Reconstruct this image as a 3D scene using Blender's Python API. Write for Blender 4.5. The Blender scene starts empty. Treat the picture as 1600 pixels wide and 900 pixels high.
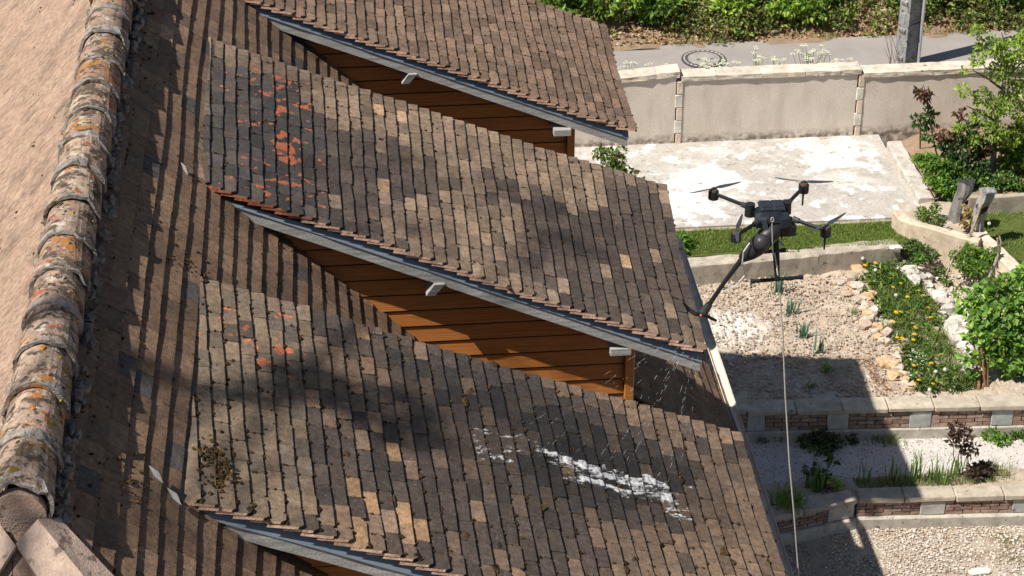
import bpy, bmesh, math, random
import numpy as np
from mathutils import Vector, Matrix

C = bpy.context.scene
COL = C.collection
R = random.Random(7)
NR = np.random.default_rng(11)

# ------------------------------------------------------------------ camera, light, exposure
cam_d = bpy.data.cameras.new('camera')
cam = bpy.data.objects.new('camera', cam_d)
COL.objects.link(cam)
cam_d.sensor_width = 36.0
cam_d.lens = 73.9
cam_d.clip_start, cam_d.clip_end = 0.1, 3000
cam.matrix_world = Matrix(((0.995809, 0.047792, -0.077979, 0.0),
                           (-0.091436, 0.500781, -0.860731, 0.0),
                           (-0.002086, 0.864253, 0.503053, 15.0),
                           (0, 0, 0, 1)))
C.camera = cam
C.render.resolution_x, C.render.resolution_y = 1024, 576
C.view_settings.view_transform = 'Standard'
C.view_settings.look = 'None'
C.view_settings.exposure = 0.5
C.view_settings.gamma = 1.0
SUN = Vector((0.66, 0.275, -1.0)).normalized()          # the way the light travels
w = bpy.data.worlds.new('World'); C.world = w; w.use_nodes = True
wn = w.node_tree
sky = wn.nodes.new('ShaderNodeTexSky'); sky.sky_type = 'NISHITA'; sky.sun_disc = False
sky.sun_elevation = math.asin(-SUN.z); sky.sun_rotation = math.atan2(-SUN.x, -SUN.y)
bg = wn.nodes['Background']; bg.inputs[1].default_value = 0.055
wn.links.new(sky.outputs[0], bg.inputs[0])
sd = bpy.data.lights.new('sun', 'SUN'); sd.energy = 4.9; sd.angle = math.radians(0.53); sd.color = (1.0, 0.94, 0.85)
so = bpy.data.objects.new('sun', sd); COL.objects.link(so)
so.rotation_euler = SUN.to_track_quat('-Z', 'Y').to_euler(); so.location = (-20, 0, 40)

# ------------------------------------------------------------------ noise
def _hash(ix, iy, iz):
    h = (ix * 374761393 + iy * 668265263 + iz * 2147483647 + 1013904223) & 0xffffffff
    h = ((h ^ (h >> 13)) * 1274126177) & 0xffffffff
    return ((h ^ (h >> 16)) & 0xffff) / 65535.0
def vnoise(p):
    p = np.atleast_2d(np.asarray(p, float)); i = np.floor(p).astype(np.int64); f = p - i; f = f * f * (3 - 2 * f)
    r = 0
    for dx in (0, 1):
        for dy in (0, 1):
            for dz in (0, 1):
                wgt = (f[:, 0] if dx else 1 - f[:, 0]) * (f[:, 1] if dy else 1 - f[:, 1]) * (f[:, 2] if dz else 1 - f[:, 2])
                r = r + wgt * _hash(i[:, 0] + dx, i[:, 1] + dy, i[:, 2] + dz)
    return r
def fbm(p, oct=4):
    p = np.atleast_2d(np.asarray(p, float)); s = 0; a = 0.5; t = 0
    for k in range(oct):
        s = s + a * vnoise(p + 17.3 * k); t += a; p = p * 2.03; a *= 0.5
    return s / t

# ------------------------------------------------------------------ mesh builder
def ico(sub):
    bm = bmesh.new(); bmesh.ops.create_icosphere(bm, subdivisions=sub, radius=1.0)
    v = np.array([x.co[:] for x in bm.verts]); f = np.array([[q.index for q in x.verts] for x in bm.faces]); bm.free()
    return v, f
ICO = {k: ico(k) for k in (1, 2, 3)}

class MB:
    def __init__(s): s.v = []; s.f = []; s.c = []; s.p = []; s.n = 0
    def add(s, v, f, col=(0.5, 0.5, 0.5), par=(0, 0, 0)):
        v = np.asarray(v, float).reshape(-1, 3)
        if isinstance(f, np.ndarray): fl = (f + s.n).tolist()
        else: fl = [[q + s.n for q in x] for x in f]
        s.v.append(v); s.f += fl; s.n += len(v)
        col = np.asarray(col, float)
        if col.ndim == 1: col = np.tile(col[:3], (len(fl), 1))
        par = np.asarray(par, float)
        if par.ndim == 1: par = np.tile(par, (len(fl), 1))
        s.c.append(col); s.p.append(par)
    def obox(s, p, **k):                                # p: 8 corners, bottom ring then top ring
        s.add(p, [[3, 2, 1, 0], [4, 5, 6, 7], [0, 1, 5, 4], [1, 2, 6, 5], [2, 3, 7, 6], [3, 0, 4, 7]], **k)
    def box(s, c, d, rz=0.0, j=0.0, **k):
        x, y, z = d[0] / 2, d[1] / 2, d[2] / 2
        p = np.array([(-x, -y, -z), (x, -y, -z), (x, y, -z), (-x, y, -z), (-x, -y, z), (x, -y, z), (x, y, z), (-x, y, z)])
        if j: p = p + NR.uniform(-j, j, p.shape)
        cs, sn = math.cos(rz), math.sin(rz)
        q = p.copy(); q[:, 0] = p[:, 0] * cs - p[:, 1] * sn; q[:, 1] = p[:, 0] * sn + p[:, 1] * cs
        s.obox(q + np.array(c), **k)
    def cbox(s, c, d, rz=0.0, ch=0.01, j=0.0, **k):      # box with chamfered edges
        x, y, z = d[0] / 2, d[1] / 2, d[2] / 2
        V = []; idx = {}
        for sx in (-1, 1):
            for sy in (-1, 1):
                for sz in (-1, 1):
                    jj = NR.uniform(-j, j, 3) if j else 0
                    b = np.array((sx * x, sy * y, sz * z)) + jj
                    for ax in range(3):
                        q = b.copy()
                        for o in range(3):
                            if o != ax: q[o] -= (sx, sy, sz)[o] * ch
                        idx[(sx, sy, sz, ax)] = len(V); V.append(q)
        F = []
        S = (-1, 1)
        for ax in range(3):
            o1, o2 = [a for a in range(3) if a != ax]
            for sg in S:
                ring = []
                for a, b in ((-1, -1), (1, -1), (1, 1), (-1, 1)):
                    t = [0, 0, 0]; t[ax] = sg; t[o1] = a; t[o2] = b; ring.append(idx[(t[0], t[1], t[2], ax)])
                F.append(ring)
        for ax in range(3):                              # edge strips running along ax
            o1, o2 = [a for a in range(3) if a != ax]
            for a in S:
                for b in S:
                    t0 = [0, 0, 0]; t1 = [0, 0, 0]; t0[ax] = -1; t1[ax] = 1
                    for t in (t0, t1): t[o1] = a; t[o2] = b
                    F.append([idx[(*t0, o1)], idx[(*t1, o1)], idx[(*t1, o2)], idx[(*t0, o2)]])
        for sx in S:
            for sy in S:
                for sz in S: F.append([idx[(sx, sy, sz, a)] for a in range(3)])
        P = np.array(V); cs, sn = math.cos(rz), math.sin(rz); q = P.copy()
        q[:, 0] = P[:, 0] * cs - P[:, 1] * sn; q[:, 1] = P[:, 0] * sn + P[:, 1] * cs
        s.add(q + np.array(c), F, **k)
    def tube(s, pts, r, seg=8, cap=True, **k):
        pts = [Vector(p) for p in pts]; n = len(pts)
        rr = r if hasattr(r, '__len__') else [r] * n
        V = []; F = []
        t0 = (pts[1] - pts[0]).normalized(); up = Vector((0, 0, 1)) if abs(t0.z) < 0.9 else Vector((1, 0, 0))
        a = t0.cross(up).normalized()
        for i, p in enumerate(pts):
            t = (pts[min(i + 1, n - 1)] - pts[max(i - 1, 0)]).normalized()
            a = (a - t * a.dot(t)).normalized(); b = t.cross(a)
            for q in range(seg):
                an = 2 * math.pi * q / seg; V.append(p + (a * math.cos(an) + b * math.sin(an)) * rr[i])
        for i in range(n - 1):
            for q in range(seg):
                q2 = (q + 1) % seg; F.append([i * seg + q, i * seg + q2, (i + 1) * seg + q2, (i + 1) * seg + q])
        if cap: F.append(list(range(seg))[::-1]); F.append([(n - 1) * seg + q for q in range(seg)])
        s.add([tuple(x) for x in V], F, **k)
    def cyl(s, c, r, h, seg=16, r2=None, **k):
        s.tube([(c[0], c[1], c[2]), (c[0], c[1], c[2] + h)], [r, r if r2 is None else r2], seg, **k)
    def lump(s, c, rad, sub=1, amp=0.25, freq=1.4, flat=0.0, rz=None, **k):
        v, f = ICO[sub]; off = NR.uniform(0, 90, 3)
        d = 1 + amp * (2 * vnoise(v * freq + off) - 1) * 1.6
        p = v * d[:, None]
        if flat: p = np.sign(p) * np.minimum(np.abs(p), 1 - flat * NR.uniform(0.5, 1, 3))
        p = p * np.asarray(rad); a = NR.uniform(0, 6.28) if rz is None else rz
        q = p.copy(); q[:, 0] = p[:, 0] * math.cos(a) - p[:, 1] * math.sin(a); q[:, 1] = p[:, 0] * math.sin(a) + p[:, 1] * math.cos(a)
        s.add(q + np.array(c), f, **k)
    def lumps(s, P, rad, cols, amp=0.35):                # many small 20-face lumps at once
        v, f = ICO[1]; n = len(P)
        if n == 0: return
        rad = np.asarray(rad); rad = rad[:, None] if rad.ndim == 1 else rad
        d = 1 + amp * NR.uniform(-1, 1, (n, len(v)))
        p = v[None] * d[..., None] * rad[:, None, :] + np.asarray(P)[:, None, :]
        F = (f[None] + (np.arange(n) * len(v))[:, None, None]).reshape(-1, 3)
        s.add(p.reshape(-1, 3), F, col=np.repeat(np.asarray(cols), len(f), 0))
    def leaves(s, P, D, U, size, cols, wid=0.5, fold=0.25):   # folded two-face leaves: base P, direction D, up U
        P = np.asarray(P); n = len(P)
        if n == 0: return
        D = D / (np.linalg.norm(D, axis=1, keepdims=True) + 1e-9); S = np.cross(D, U); S /= (np.linalg.norm(S, axis=1, keepdims=True) + 1e-9); N = np.cross(S, D)
        L = np.asarray(size)[:, None]
        a = P; t = P + D * L - N * L * 0.15; m1 = P + D * L * 0.45 + S * L * wid * 0.5 + N * L * fold * 0.5; m2 = P + D * L * 0.45 - S * L * wid * 0.5 + N * L * fold * 0.5
        V = np.stack([a, m1, t, m2], 1).reshape(-1, 3); b = np.arange(n)[:, None] * 4
        F = np.stack([b + [0, 1, 2], b + [0, 2, 3]], 1).reshape(-1, 3)
        s.add(V, F, col=np.repeat(np.asarray(cols), 2, 0))
    def blades(s, P, H, lean, wid, cols):                # grass or iris blades, two segments
        P = np.asarray(P); n = len(P); H = np.asarray(H); an = NR.uniform(0, 6.283, n); lean = np.asarray(lean)
        dx = np.stack([np.cos(an), np.sin(an), 0 * an], 1); an2 = an + 1.57 + NR.uniform(-.6, .6, n)
        sx = np.stack([np.cos(an2), np.sin(an2), 0 * an], 1) * (np.asarray(wid) * 0.5)[:, None]
        z = np.array([0, 0, 1.0]); m = P + z * (H * 0.6)[:, None] + dx * (H * lean * 0.35)[:, None]; t = P + z * (H * (1 - 0.25 * np.abs(lean)))[:, None] + dx * (H * lean)[:, None]
        V = np.stack([P - sx, P + sx, m + sx * 0.8, m - sx * 0.8, t], 1).reshape(-1, 3); b = np.arange(n)[:, None] * 5
        F3 = np.concatenate([b + [0, 1, 2], b + [0, 2, 3], b + [3, 2, 4]], 1).reshape(-1, 3)
        s.add(V, F3, col=np.repeat(np.asarray(cols), 3, 0))
    def build(s, name, mat, parent=None, smooth=False, label=None, cat=None, group=None, kind=None, loc=None):
        me = bpy.data.meshes.new(name)
        V = np.concatenate(s.v)
        if loc is not None: V = V - np.array(loc)
        me.from_pydata(V.tolist(), [], s.f)
        col = np.concatenate(s.c); par = np.concatenate(s.p)
        a = me.attributes.new('col', 'FLOAT_COLOR', 'FACE'); a.data.foreach_set('color', np.concatenate([col, np.ones((len(col), 1))], 1).astype(np.float32).ravel())
        a = me.attributes.new('par', 'FLOAT_COLOR', 'FACE'); a.data.foreach_set('color', np.concatenate([par[:, :3], np.ones((len(par), 1))], 1).astype(np.float32).ravel())
        if smooth: me.polygons.foreach_set('use_smooth', [True] * len(me.polygons))
        me.materials.append(mat); me.update()
        o = bpy.data.objects.new(name, me); COL.objects.link(o)
        if parent is not None: o.parent = parent; 
        if loc is not None: o.location = loc
        tag(o, label, cat, group, kind)
        return o

def tag(o, label=None, cat=None, group=None, kind=None):
    if label: o['label'] = label
    if cat: o['category'] = cat
    if group: o['group'] = group
    if kind: o['kind'] = kind
def thing(name, label, cat, loc=(0, 0, 0), group=None):
    o = bpy.data.objects.new(name, None); COL.objects.link(o); o.empty_display_size = 0.1; o.location = loc; tag(o, label, cat, group)
    return o            # parts are built in world coordinates; the empty is set at the base by seat()
def seat(o, loc):
    o.location = loc; M = Matrix.Translation(Vector(loc)).inverted()
    for ch in o.children: ch.matrix_parent_inverse = M

# ------------------------------------------------------------------ materials
class NT:
    def __init__(s, name, rough=0.85, spec=0.3):
        s.m = bpy.data.materials.new(name); s.m.use_nodes = True; s.t = s.m.node_tree
        s.b = s.t.nodes['Principled BSDF']; s.b.inputs['Roughness'].default_value = rough; s.b.inputs['Specular IOR Level'].default_value = spec
        s.geo = None
    def node(s, t, **kw):
        n = s.t.nodes.new(t)
        for k, v in kw.items(): setattr(n, k, v)
        return n
    def link(s, a, b): s.t.links.new(a, b)
    def pos(s):
        if s.geo is None: s.geo = s.node('ShaderNodeNewGeometry')
        return s.geo.outputs['Position']
    def attr(s, name): return s.node('ShaderNodeAttribute', attribute_name=name).outputs['Color']
    def sep(s, c):
        n = s.node('ShaderNodeSeparateColor'); s.link(c, n.inputs[0]); return n.outputs
    def noise(s, scale, detail=4, rough=0.55, stretch=None, off=None):
        n = s.node('ShaderNodeTexNoise'); n.inputs['Scale'].default_value = scale; n.inputs['Detail'].default_value = detail; n.inputs['Roughness'].default_value = rough
        src = s.pos()
        if stretch or off:
            mp = s.node('ShaderNodeMapping'); s.link(src, mp.inputs[0])
            if stretch: mp.inputs['Scale'].default_value = stretch
            if off: mp.inputs['Location'].default_value = off
            src = mp.outputs[0]
        s.link(src, n.inputs['Vector']); return n.outputs['Fac']
    def ramp(s, v, a, b, va=0.0, vb=1.0):
        n = s.node('ShaderNodeMapRange'); n.inputs[1].default_value = a; n.inputs[2].default_value = b; n.inputs[3].default_value = va; n.inputs[4].default_value = vb
        s.link(v, n.inputs[0]); return n.outputs[0]
    def math(s, op, a, b):
        n = s.node('ShaderNodeMath', operation=op)
        for i, x in enumerate((a, b)):
            if isinstance(x, (int, float)): n.inputs[i].default_value = x
            else: s.link(x, n.inputs[i])
        return n.outputs[0]
    def mix(s, f, a, b, mode='MIX'):
        n = s.node('ShaderNodeMix', data_type='RGBA', blend_type=mode)
        for i, x in ((0, f), (6, a), (7, b)):
            if isinstance(x, (int, float)): n.inputs[i].default_value = x
            elif isinstance(x, tuple): n.inputs[i].default_value = (*x[:3], 1)
            else: s.link(x, n.inputs[i])
        return n.outputs[2]
    def bump(s, h, dist=0.01, strength=0.6):
        n = s.node('ShaderNodeBump'); n.inputs['Distance'].default_value = dist; n.inputs['Strength'].default_value = strength
        s.link(h, n.inputs['Height']); s.link(n.outputs[0], s.b.inputs['Normal'])
    def base(s, c): 
        if isinstance(c, tuple): s.b.inputs['Base Color'].default_value = (*c, 1)
        else: s.link(c, s.b.inputs['Base Color'])
        return s.m

def simple(name, col=None, rough=0.8, spec=0.3, var=0.35, scale=14, fine=90, bump=0.006, metal=0.0, spots=None, stretch=None):
    n = NT(name, rough, spec); c = n.attr('col') if col is None else n.mix(0.0, col, col)
    big = n.ramp(n.noise(scale, 5, 0.6, stretch), 0.3, 0.7, 1 - var, 1 + var)
    g = n.node('ShaderNodeCombineColor'); [n.link(big, g.inputs[i]) for i in range(3)]
    c = n.mix(1.0, c, g.outputs[0], 'MULTIPLY')
    f = n.noise(fine, 3)
    g2 = n.node('ShaderNodeCombineColor'); ff = n.ramp(f, 0.3, 0.7, 1 - var * 0.5, 1 + var * 0.5); [n.link(ff, g2.inputs[i]) for i in range(3)]
    c = n.mix(1.0, c, g2.outputs[0], 'MULTIPLY')
    if spots:
        for (sc, th, sw, scol) in spots:
            c = n.mix(n.ramp(n.noise(sc, 5, 0.62, None, (sc * 3.1, sc, 2.0)), th, th + sw), c, scol)
    n.b.inputs['Metallic'].default_value = metal
    if bump: n.bump(f, bump, 0.7)
    return n.base(c)

def tile_mat():
    n = NT('roof_tile', 0.82, 0.3)
    c = n.attr('col'); pr = n.sep(n.attr('par'))        # R: flaking, G: wetness, B: lichen
    g = n.node('ShaderNodeCombineColor'); v = n.ramp(n.noise(24, 8, 0.8), 0.30, 0.70, 0.30, 1.70); [n.link(v, g.inputs[i]) for i in range(3)]
    c = n.mix(1.0, c, g.outputs[0], 'MULTIPLY')
    c = n.mix(n.ramp(n.noise(48, 5, 0.72), 0.54, 0.66, 0, 0.75), c, (0.035, 0.025, 0.018))       # dark algae specks
    c = n.mix(n.ramp(n.noise(3.2, 5, 0.6, None, (4, 1, 2)), 0.5, 0.72, 0, 0.55), c, (0.05, 0.04, 0.033))
    li = n.math('MULTIPLY', n.ramp(n.noise(38, 5, 0.7, None, (9, 3, 1)), 0.58, 0.68), pr[2])
    c = n.mix(li, c, (0.36, 0.31, 0.22))                                                      # pale lichen
    oc = n.math('MULTIPLY', n.ramp(n.noise(7, 5, 0.7, None, (1, 8, 3)), 0.58, 0.7, 0, 0.7), pr[2])
    c = n.mix(oc, c, (0.20, 0.115, 0.025))                                                    # ochre lichen
    pk = n.noise(9.5, 3, 0.5, None, (2, 5, 7)); pk = n.math('ADD', pk, n.math('MULTIPLY', pr[0], 0.30)); pk = n.ramp(pk, 0.725, 0.74)
    pk = n.math('MULTIPLY', pk, n.ramp(pr[0], 0.02, 0.1))
    c = n.mix(pk, c, n.mix(n.ramp(n.noise(60, 3), 0.35, 0.65), (0.62, 0.20, 0.09), (0.40, 0.10, 0.05)))
    c = n.mix(pr[1], c, n.mix(1.0, c, (0.27, 0.285, 0.31), 'MULTIPLY'))
    n.link(n.ramp(pr[1], 0, 1, 0.84, 0.45), n.b.inputs['Roughness'])
    n.bump(n.noise(70, 5, 0.7), 0.014, 0.9)
    return n.base(c)

def leaf_mat(name, tr=0.35, rough=0.5):
    n = NT(name, rough, 0.35); c = n.attr('col')
    c = n.mix(n.ramp(n.noise(30, 2), 0.3, 0.7, 0, 0.35), c, n.mix(1.0, c, (0.55, 0.6, 0.5), 'MULTIPLY'))
    n.base(c)
    t = n.node('ShaderNodeBsdfTranslucent'); n.link(n.mix(1.0, c, (1.5, 1.5, 0.7), 'MULTIPLY'), t.inputs[0])
    mx = n.node('ShaderNodeMixShader'); mx.inputs[0].default_value = tr
    n.link(n.b.outputs[0], mx.inputs[1]); n.link(t.outputs[0], mx.inputs[2]); n.link(mx.outputs[0], n.t.nodes['Material Output'].inputs[0])
    return n.m

def slab_mat():
    n = NT('weathered_concrete', 0.9, 0.2)
    c = n.mix(n.ramp(n.noise(3, 6, 0.65), 0.3, 0.7), (0.40, 0.37, 0.33), (0.55, 0.52, 0.48))
    c = n.mix(n.ramp(n.noise(22, 5, 0.7), 0.53, 0.66, 0, 0.55), c, (0.28, 0.24, 0.195))
    c = n.mix(n.ramp(n.noise(1.3, 4, 0.55, None, (3.7, 1.2, 0)), 0.56, 0.62, 0, 0.5), c, (0.70, 0.695, 0.67))     # white lime spills
    for ctr, r0, r1 in (((5.15, 26.5, 1.15), .1, .75), ((4.8, 25.75, 1.15), .1, .7), ((7.2, 27.1, 1.15), .1, .8)):
        vd = n.node('ShaderNodeVectorMath', operation='DISTANCE'); n.link(n.pos(), vd.inputs[0]); vd.inputs[1].default_value = ctr
        m = n.math('ADD', n.ramp(vd.outputs['Value'], r0, r1, .8, 0), n.ramp(n.noise(3.4, 5, .6), .3, .7, -.6, .4)); c = n.mix(n.ramp(m, 0.05, .35, 0, .85), c, (.76, .76, .74))
    c = n.mix(n.ramp(n.noise(5, 6, 0.75, (1, 1.6, 1), (1, 4, 0)), 0.58, 0.64, 0, 0.7), c, (0.17, 0.155, 0.13))
    c = n.mix(n.ramp(n.noise(36, 6, 0.85), 0.5, 0.6, 0, 0.6), c, (0.26, 0.225, 0.19))
    n.bump(n.noise(60, 5, 0.7), 0.012, 0.8)
    return n.base(c)

def render_mat():
    n = NT('rough_render', 0.95, 0.1)
    c = n.mix(n.ramp(n.noise(1.6, 5, 0.6), 0.3, 0.7), (0.635, 0.55, 0.47), (0.70, 0.62, 0.545))
    c = n.mix(n.ramp(n.noise(4.5, 5, 0.6, (1, 1, 0.22)), 0.5, 0.7, 0, 0.6), c, (0.50, 0.425, 0.355))      # run-off stains
    c = n.mix(n.ramp(n.noise(1.8, 3, 0.5, None, (5, 2, 1)), 0.6, 0.75, 0, 0.35), c, (0.52, 0.47, 0.42))
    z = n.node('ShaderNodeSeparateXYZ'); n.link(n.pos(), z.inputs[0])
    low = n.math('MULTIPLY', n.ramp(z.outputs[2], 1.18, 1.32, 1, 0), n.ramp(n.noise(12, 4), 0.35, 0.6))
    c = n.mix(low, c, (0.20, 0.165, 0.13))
    n.bump(n.noise(48, 6, 0.8), 0.022, 0.8)
    return n.base(c)

def wood_mat():
    n = NT('varnished_cladding', 0.42, 0.45); c = n.attr('col')
    gr = n.noise(9, 5, 0.6, (0.35, 8, 9)); g = n.node('ShaderNodeCombineColor'); v = n.ramp(gr, 0.3, 0.7, 0.72, 1.25); [n.link(v, g.inputs[i]) for i in range(3)]
    c = n.mix(1.0, c, g.outputs[0], 'MULTIPLY'); n.bump(gr, 0.003, 0.4); return n.base(c)

def ground_mat(name, c1, c2, c3, s1=4, s2=60, b=0.015, c4=None, th=0.6, s4=1.2, dust=None):
    n = NT(name, 0.95, 0.1)
    c = n.mix(n.ramp(n.noise(s1, 6, 0.65), 0.3, 0.7), c1, c2)
    c = n.mix(n.ramp(n.noise(s2, 4, 0.65), 0.5, 0.7, 0, 0.75), c, c3)
    if c4: c = n.mix(n.ramp(n.noise(s4, 4, 0.6, None, (6, 2, 0)), th, th + 0.1, 0, 0.85), c, c4)
    if dust:
        vd = n.node('ShaderNodeVectorMath', operation='DISTANCE'); n.link(n.pos(), vd.inputs[0]); vd.inputs[1].default_value = dust
        m = n.math('ADD', n.ramp(vd.outputs['Value'], .1, .75, .75, 0), n.ramp(n.noise(7, 5, .7), .3, .7, -.5, .35)); c = n.mix(n.ramp(m, 0, .5), c, (.66, .63, .58))
    n.bump(n.noise(s2 * 1.3, 5, 0.7), b, 0.8)
    return n.base(c)

M = dict(
    tile=tile_mat(), wood=wood_mat(), slab=slab_mat(), render=render_mat(), leaf=leaf_mat('leaf'), grass=leaf_mat('grass_blade', 0.3, 0.6), petal=leaf_mat('petal', 0.25, 0.6),
    deck=simple('roof_felt', (0.03, 0.022, 0.017), 0.95), moss=simple('moss', None, 1.0, 0.05, 0.5, 40, 150, 0.01),
    mortar=simple('lime_mortar', None, 0.95, 0.1, 0.4, 20, 90, 0.02, spots=[(9, 0.56, 0.08, (0.09, 0.075, 0.05)), (15, 0.6, 0.06, (0.24, 0.165, 0.12))]),
    ridge=simple('ridge_clay', None, 0.9, 0.15, 0.35, 9, 70, 0.01, spots=[(7, 0.52, 0.06, (0.10, 0.075, 0.055)), (11, 0.57, 0.06, (0.42, 0.37, 0.30)), (5.5, 0.575, 0.04, (0.33, 0.15, 0.045)), (7.5, 0.62, 0.04, (0.30, 0.09, 0.05)), (17, 0.54, 0.07, (0.06, 0.048, 0.036)), (6.1, 0.64, 0.04, (0.20, 0.14, 0.02))]),
    hip=simple('hip_clay', None, 0.9, 0.15, 0.2, 9, 70, 0.008, spots=[(9, 0.60, 0.06, (0.17, 0.13, 0.10)), (19, 0.64, 0.05, (0.12, 0.09, 0.07))]),
    grey_wood=simple('weathered_board', (0.34, 0.335, 0.32), 0.85, 0.2, 0.3, 6, 60, 0.004, stretch=(0.3, 4, 6)), zinc=simple('zinc_sheet', (0.155, 0.195, 0.235), 0.5, 0.5, 0.12, 5, 50, 0.0005, metal=0.2),
    white=simple('pale_gutter', (0.62, 0.54, 0.45), 0.6, 0.3, 0.2, 8, 60, 0.001), stone=simple('stone', None, 0.92, 0.15, 0.3, 8, 80, 0.014, spots=[(24, 0.6, 0.08, (0.17, 0.15, 0.12))]),
    cop=simple('coping_concrete', None, 0.92, 0.15, 0.25, 7, 90, 0.012, spots=[(13, 0.62, 0.06, (0.16, 0.145, 0.11))]),
    brick=simple('brick', None, 0.9, 0.15, 0.35, 18, 90, 0.006, spots=[(14, 0.60, 0.1, (0.42, 0.38, 0.34))]),
    wall_mortar=simple('brick_mortar', (0.42, 0.38, 0.33), 0.95, 0.1, 0.25, 12, 90, 0.01),
    soil=ground_mat('dry_soil', (0.41, 0.33, 0.255), (0.52, 0.435, 0.345), (0.32, 0.25, 0.19), 3, 45, 0.02, (0.58, 0.54, 0.48), 0.6, 0.9, dust=(4.95, 22.95, .82)),
    clod=simple('soil_clod', None, 0.97, 0.05, 0.25, 20, 120, 0.01), gravel_bed=ground_mat('gravel_bed', (0.42, 0.35, 0.28), (0.52, 0.45, 0.38), (0.24, 0.19, 0.14), 5, 70, 0.02, (0.13, 0.115, 0.04), 0.56, 1.3),
    path=ground_mat('white_grit_path', (0.50, 0.47, 0.44), (0.62, 0.59, 0.55), (0.33, 0.30, 0.27), 5, 70, 0.012), pebble=simple('pebble', None, 0.85, 0.2, 0.2, 30, 100, 0.004),
    asphalt=ground_mat('worn_asphalt', (0.275, 0.25, 0.235), (0.33, 0.305, 0.285), (0.21, 0.19, 0.18), 2.2, 130, 0.005), dirt=ground_mat('leaf_dirt', (0.24, 0.17, 0.115), (0.36, 0.26, 0.18), (0.12, 0.085, 0.055), 4, 40, 0.02),
    lawn=ground_mat('lawn_earth', (0.06, 0.09, 0.02), (0.10, 0.13, 0.035), (0.15, 0.12, 0.06), 4, 60, 0.01), bark=simple('bark', None, 0.95, 0.1, 0.4, 14, 60, 0.012, stretch=(2, 2, 0.5)),
    dead=simple('dead_wood', None, 0.95, 0.1, 0.4, 12, 70, 0.02, stretch=(2.5, 2.5, 0.35), spots=[(6, 0.56, 0.08, (0.035, 0.032, 0.03))]),
    pole=simple('pole_concrete', (0.26, 0.26, 0.255), 0.9, 0.2, 0.35, 7, 60, 0.006, spots=[(18, 0.58, 0.05, (0.07, 0.07, 0.07)), (22, 0.62, 0.04, (0.36, 0.36, 0.34))]),
    steel=simple('galvanised_steel', (0.62, 0.64, 0.66), 0.35, 0.5, 0.1, 8, 60, 0.0005, metal=0.5), iron=simple('cast_iron', (0.075, 0.065, 0.06), 0.7, 0.4, 0.3, 20, 90, 0.003), rust=simple('rusty_iron', (0.16, 0.075, 0.035), 0.85, 0.2, 0.3, 30, 90, 0.002),
    black=simple('black_carbon', None, 0.42, 0.3, 0.12, 20, 120, 0.0004), rubber=simple('hose_rubber', None, 0.6, 0.4, 0.1, 20, 80, 0.0), 
    plaster=simple('house_plaster', (0.5, 0.44, 0.36), 0.95, 0.1))
def water_mat():
    n = NT('water_stream', 0.15, 0.5); n.base((0.9, 0.91, 0.93)); n.b.inputs['Transmission Weight'].default_value = 0.15; n.b.inputs['IOR'].default_value = 1.33; return n.m
M['water'] = water_mat()
def foam_mat():
    n = NT('cleaning_foam', 0.55, 0.4); th = n.sep(n.attr('col'))[0]
    n.base(n.mix(n.ramp(n.noise(60, 4, 0.7), 0.3, 0.7), (0.50, 0.50, 0.50), (0.76, 0.77, 0.78)))
    a = n.math('ADD', th, n.ramp(n.noise(38, 5, 0.75, (1, .5, 1)), 0.35, 0.65, -.8, .2)); cl = n.ramp(a, 0.0, 0.95, 0.06, 0.88)
    n.link(cl, n.b.inputs['Alpha']); n.bump(n.noise(90, 4, 0.7), 0.006, 0.8); return n.m
M['foam'] = foam_mat()

def pick(cols, n, var=0.18):
    cols = np.array(cols); c = cols[NR.integers(0, len(cols), n)]
    return np.clip(c * NR.uniform(1 - var, 1 + var, (n, 1)), 0, 1)

# ================================================================== THE HOUSE
TB = 0.9747                                              # main roof pitch (tangent)
XR, ZR = -1.763, 8.507                                   # ridge line
XE = 3.78                                                # main eave
Y0, Y1 = 9.1, 21.3                                       # ridge from hip to far gable
def zmain(x): return ZR - abs(x - XR) * TB
house = thing('house', 'old house with a brown clay tile roof and three shed dormers', 'house')

# body walls under the eaves and the closed roof deck
b = MB(); b.box((-1.763, 12.6, 1.35), (9.9, 17.2, 2.9)); b.build('wall', M['plaster'], house)
xl = 2 * XR - XE; yh = Y0 - (XE - XR)
b = MB(); e = 0.05
top = [(XR, Y0 + .12, ZR - e), (XR, Y1, ZR - e)]
V = [(XE, yh + .12, zmain(XE) - e), (XE, Y1, zmain(XE) - e), (xl, Y1, zmain(XE) - e), (xl, yh + .12, zmain(XE) - e)] + top
V += [(x, y, z - 0.12) for x, y, z in V[:4]]
b.add(V, [[0, 1, 5, 4], [3, 4, 5, 2], [0, 4, 3], [1, 2, 5], [6, 7, 1, 0], [7, 8, 2, 1], [8, 9, 3, 2], [9, 6, 0, 3], [9, 8, 7, 6]])
b.build('roof', M['deck'], house)

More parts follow.
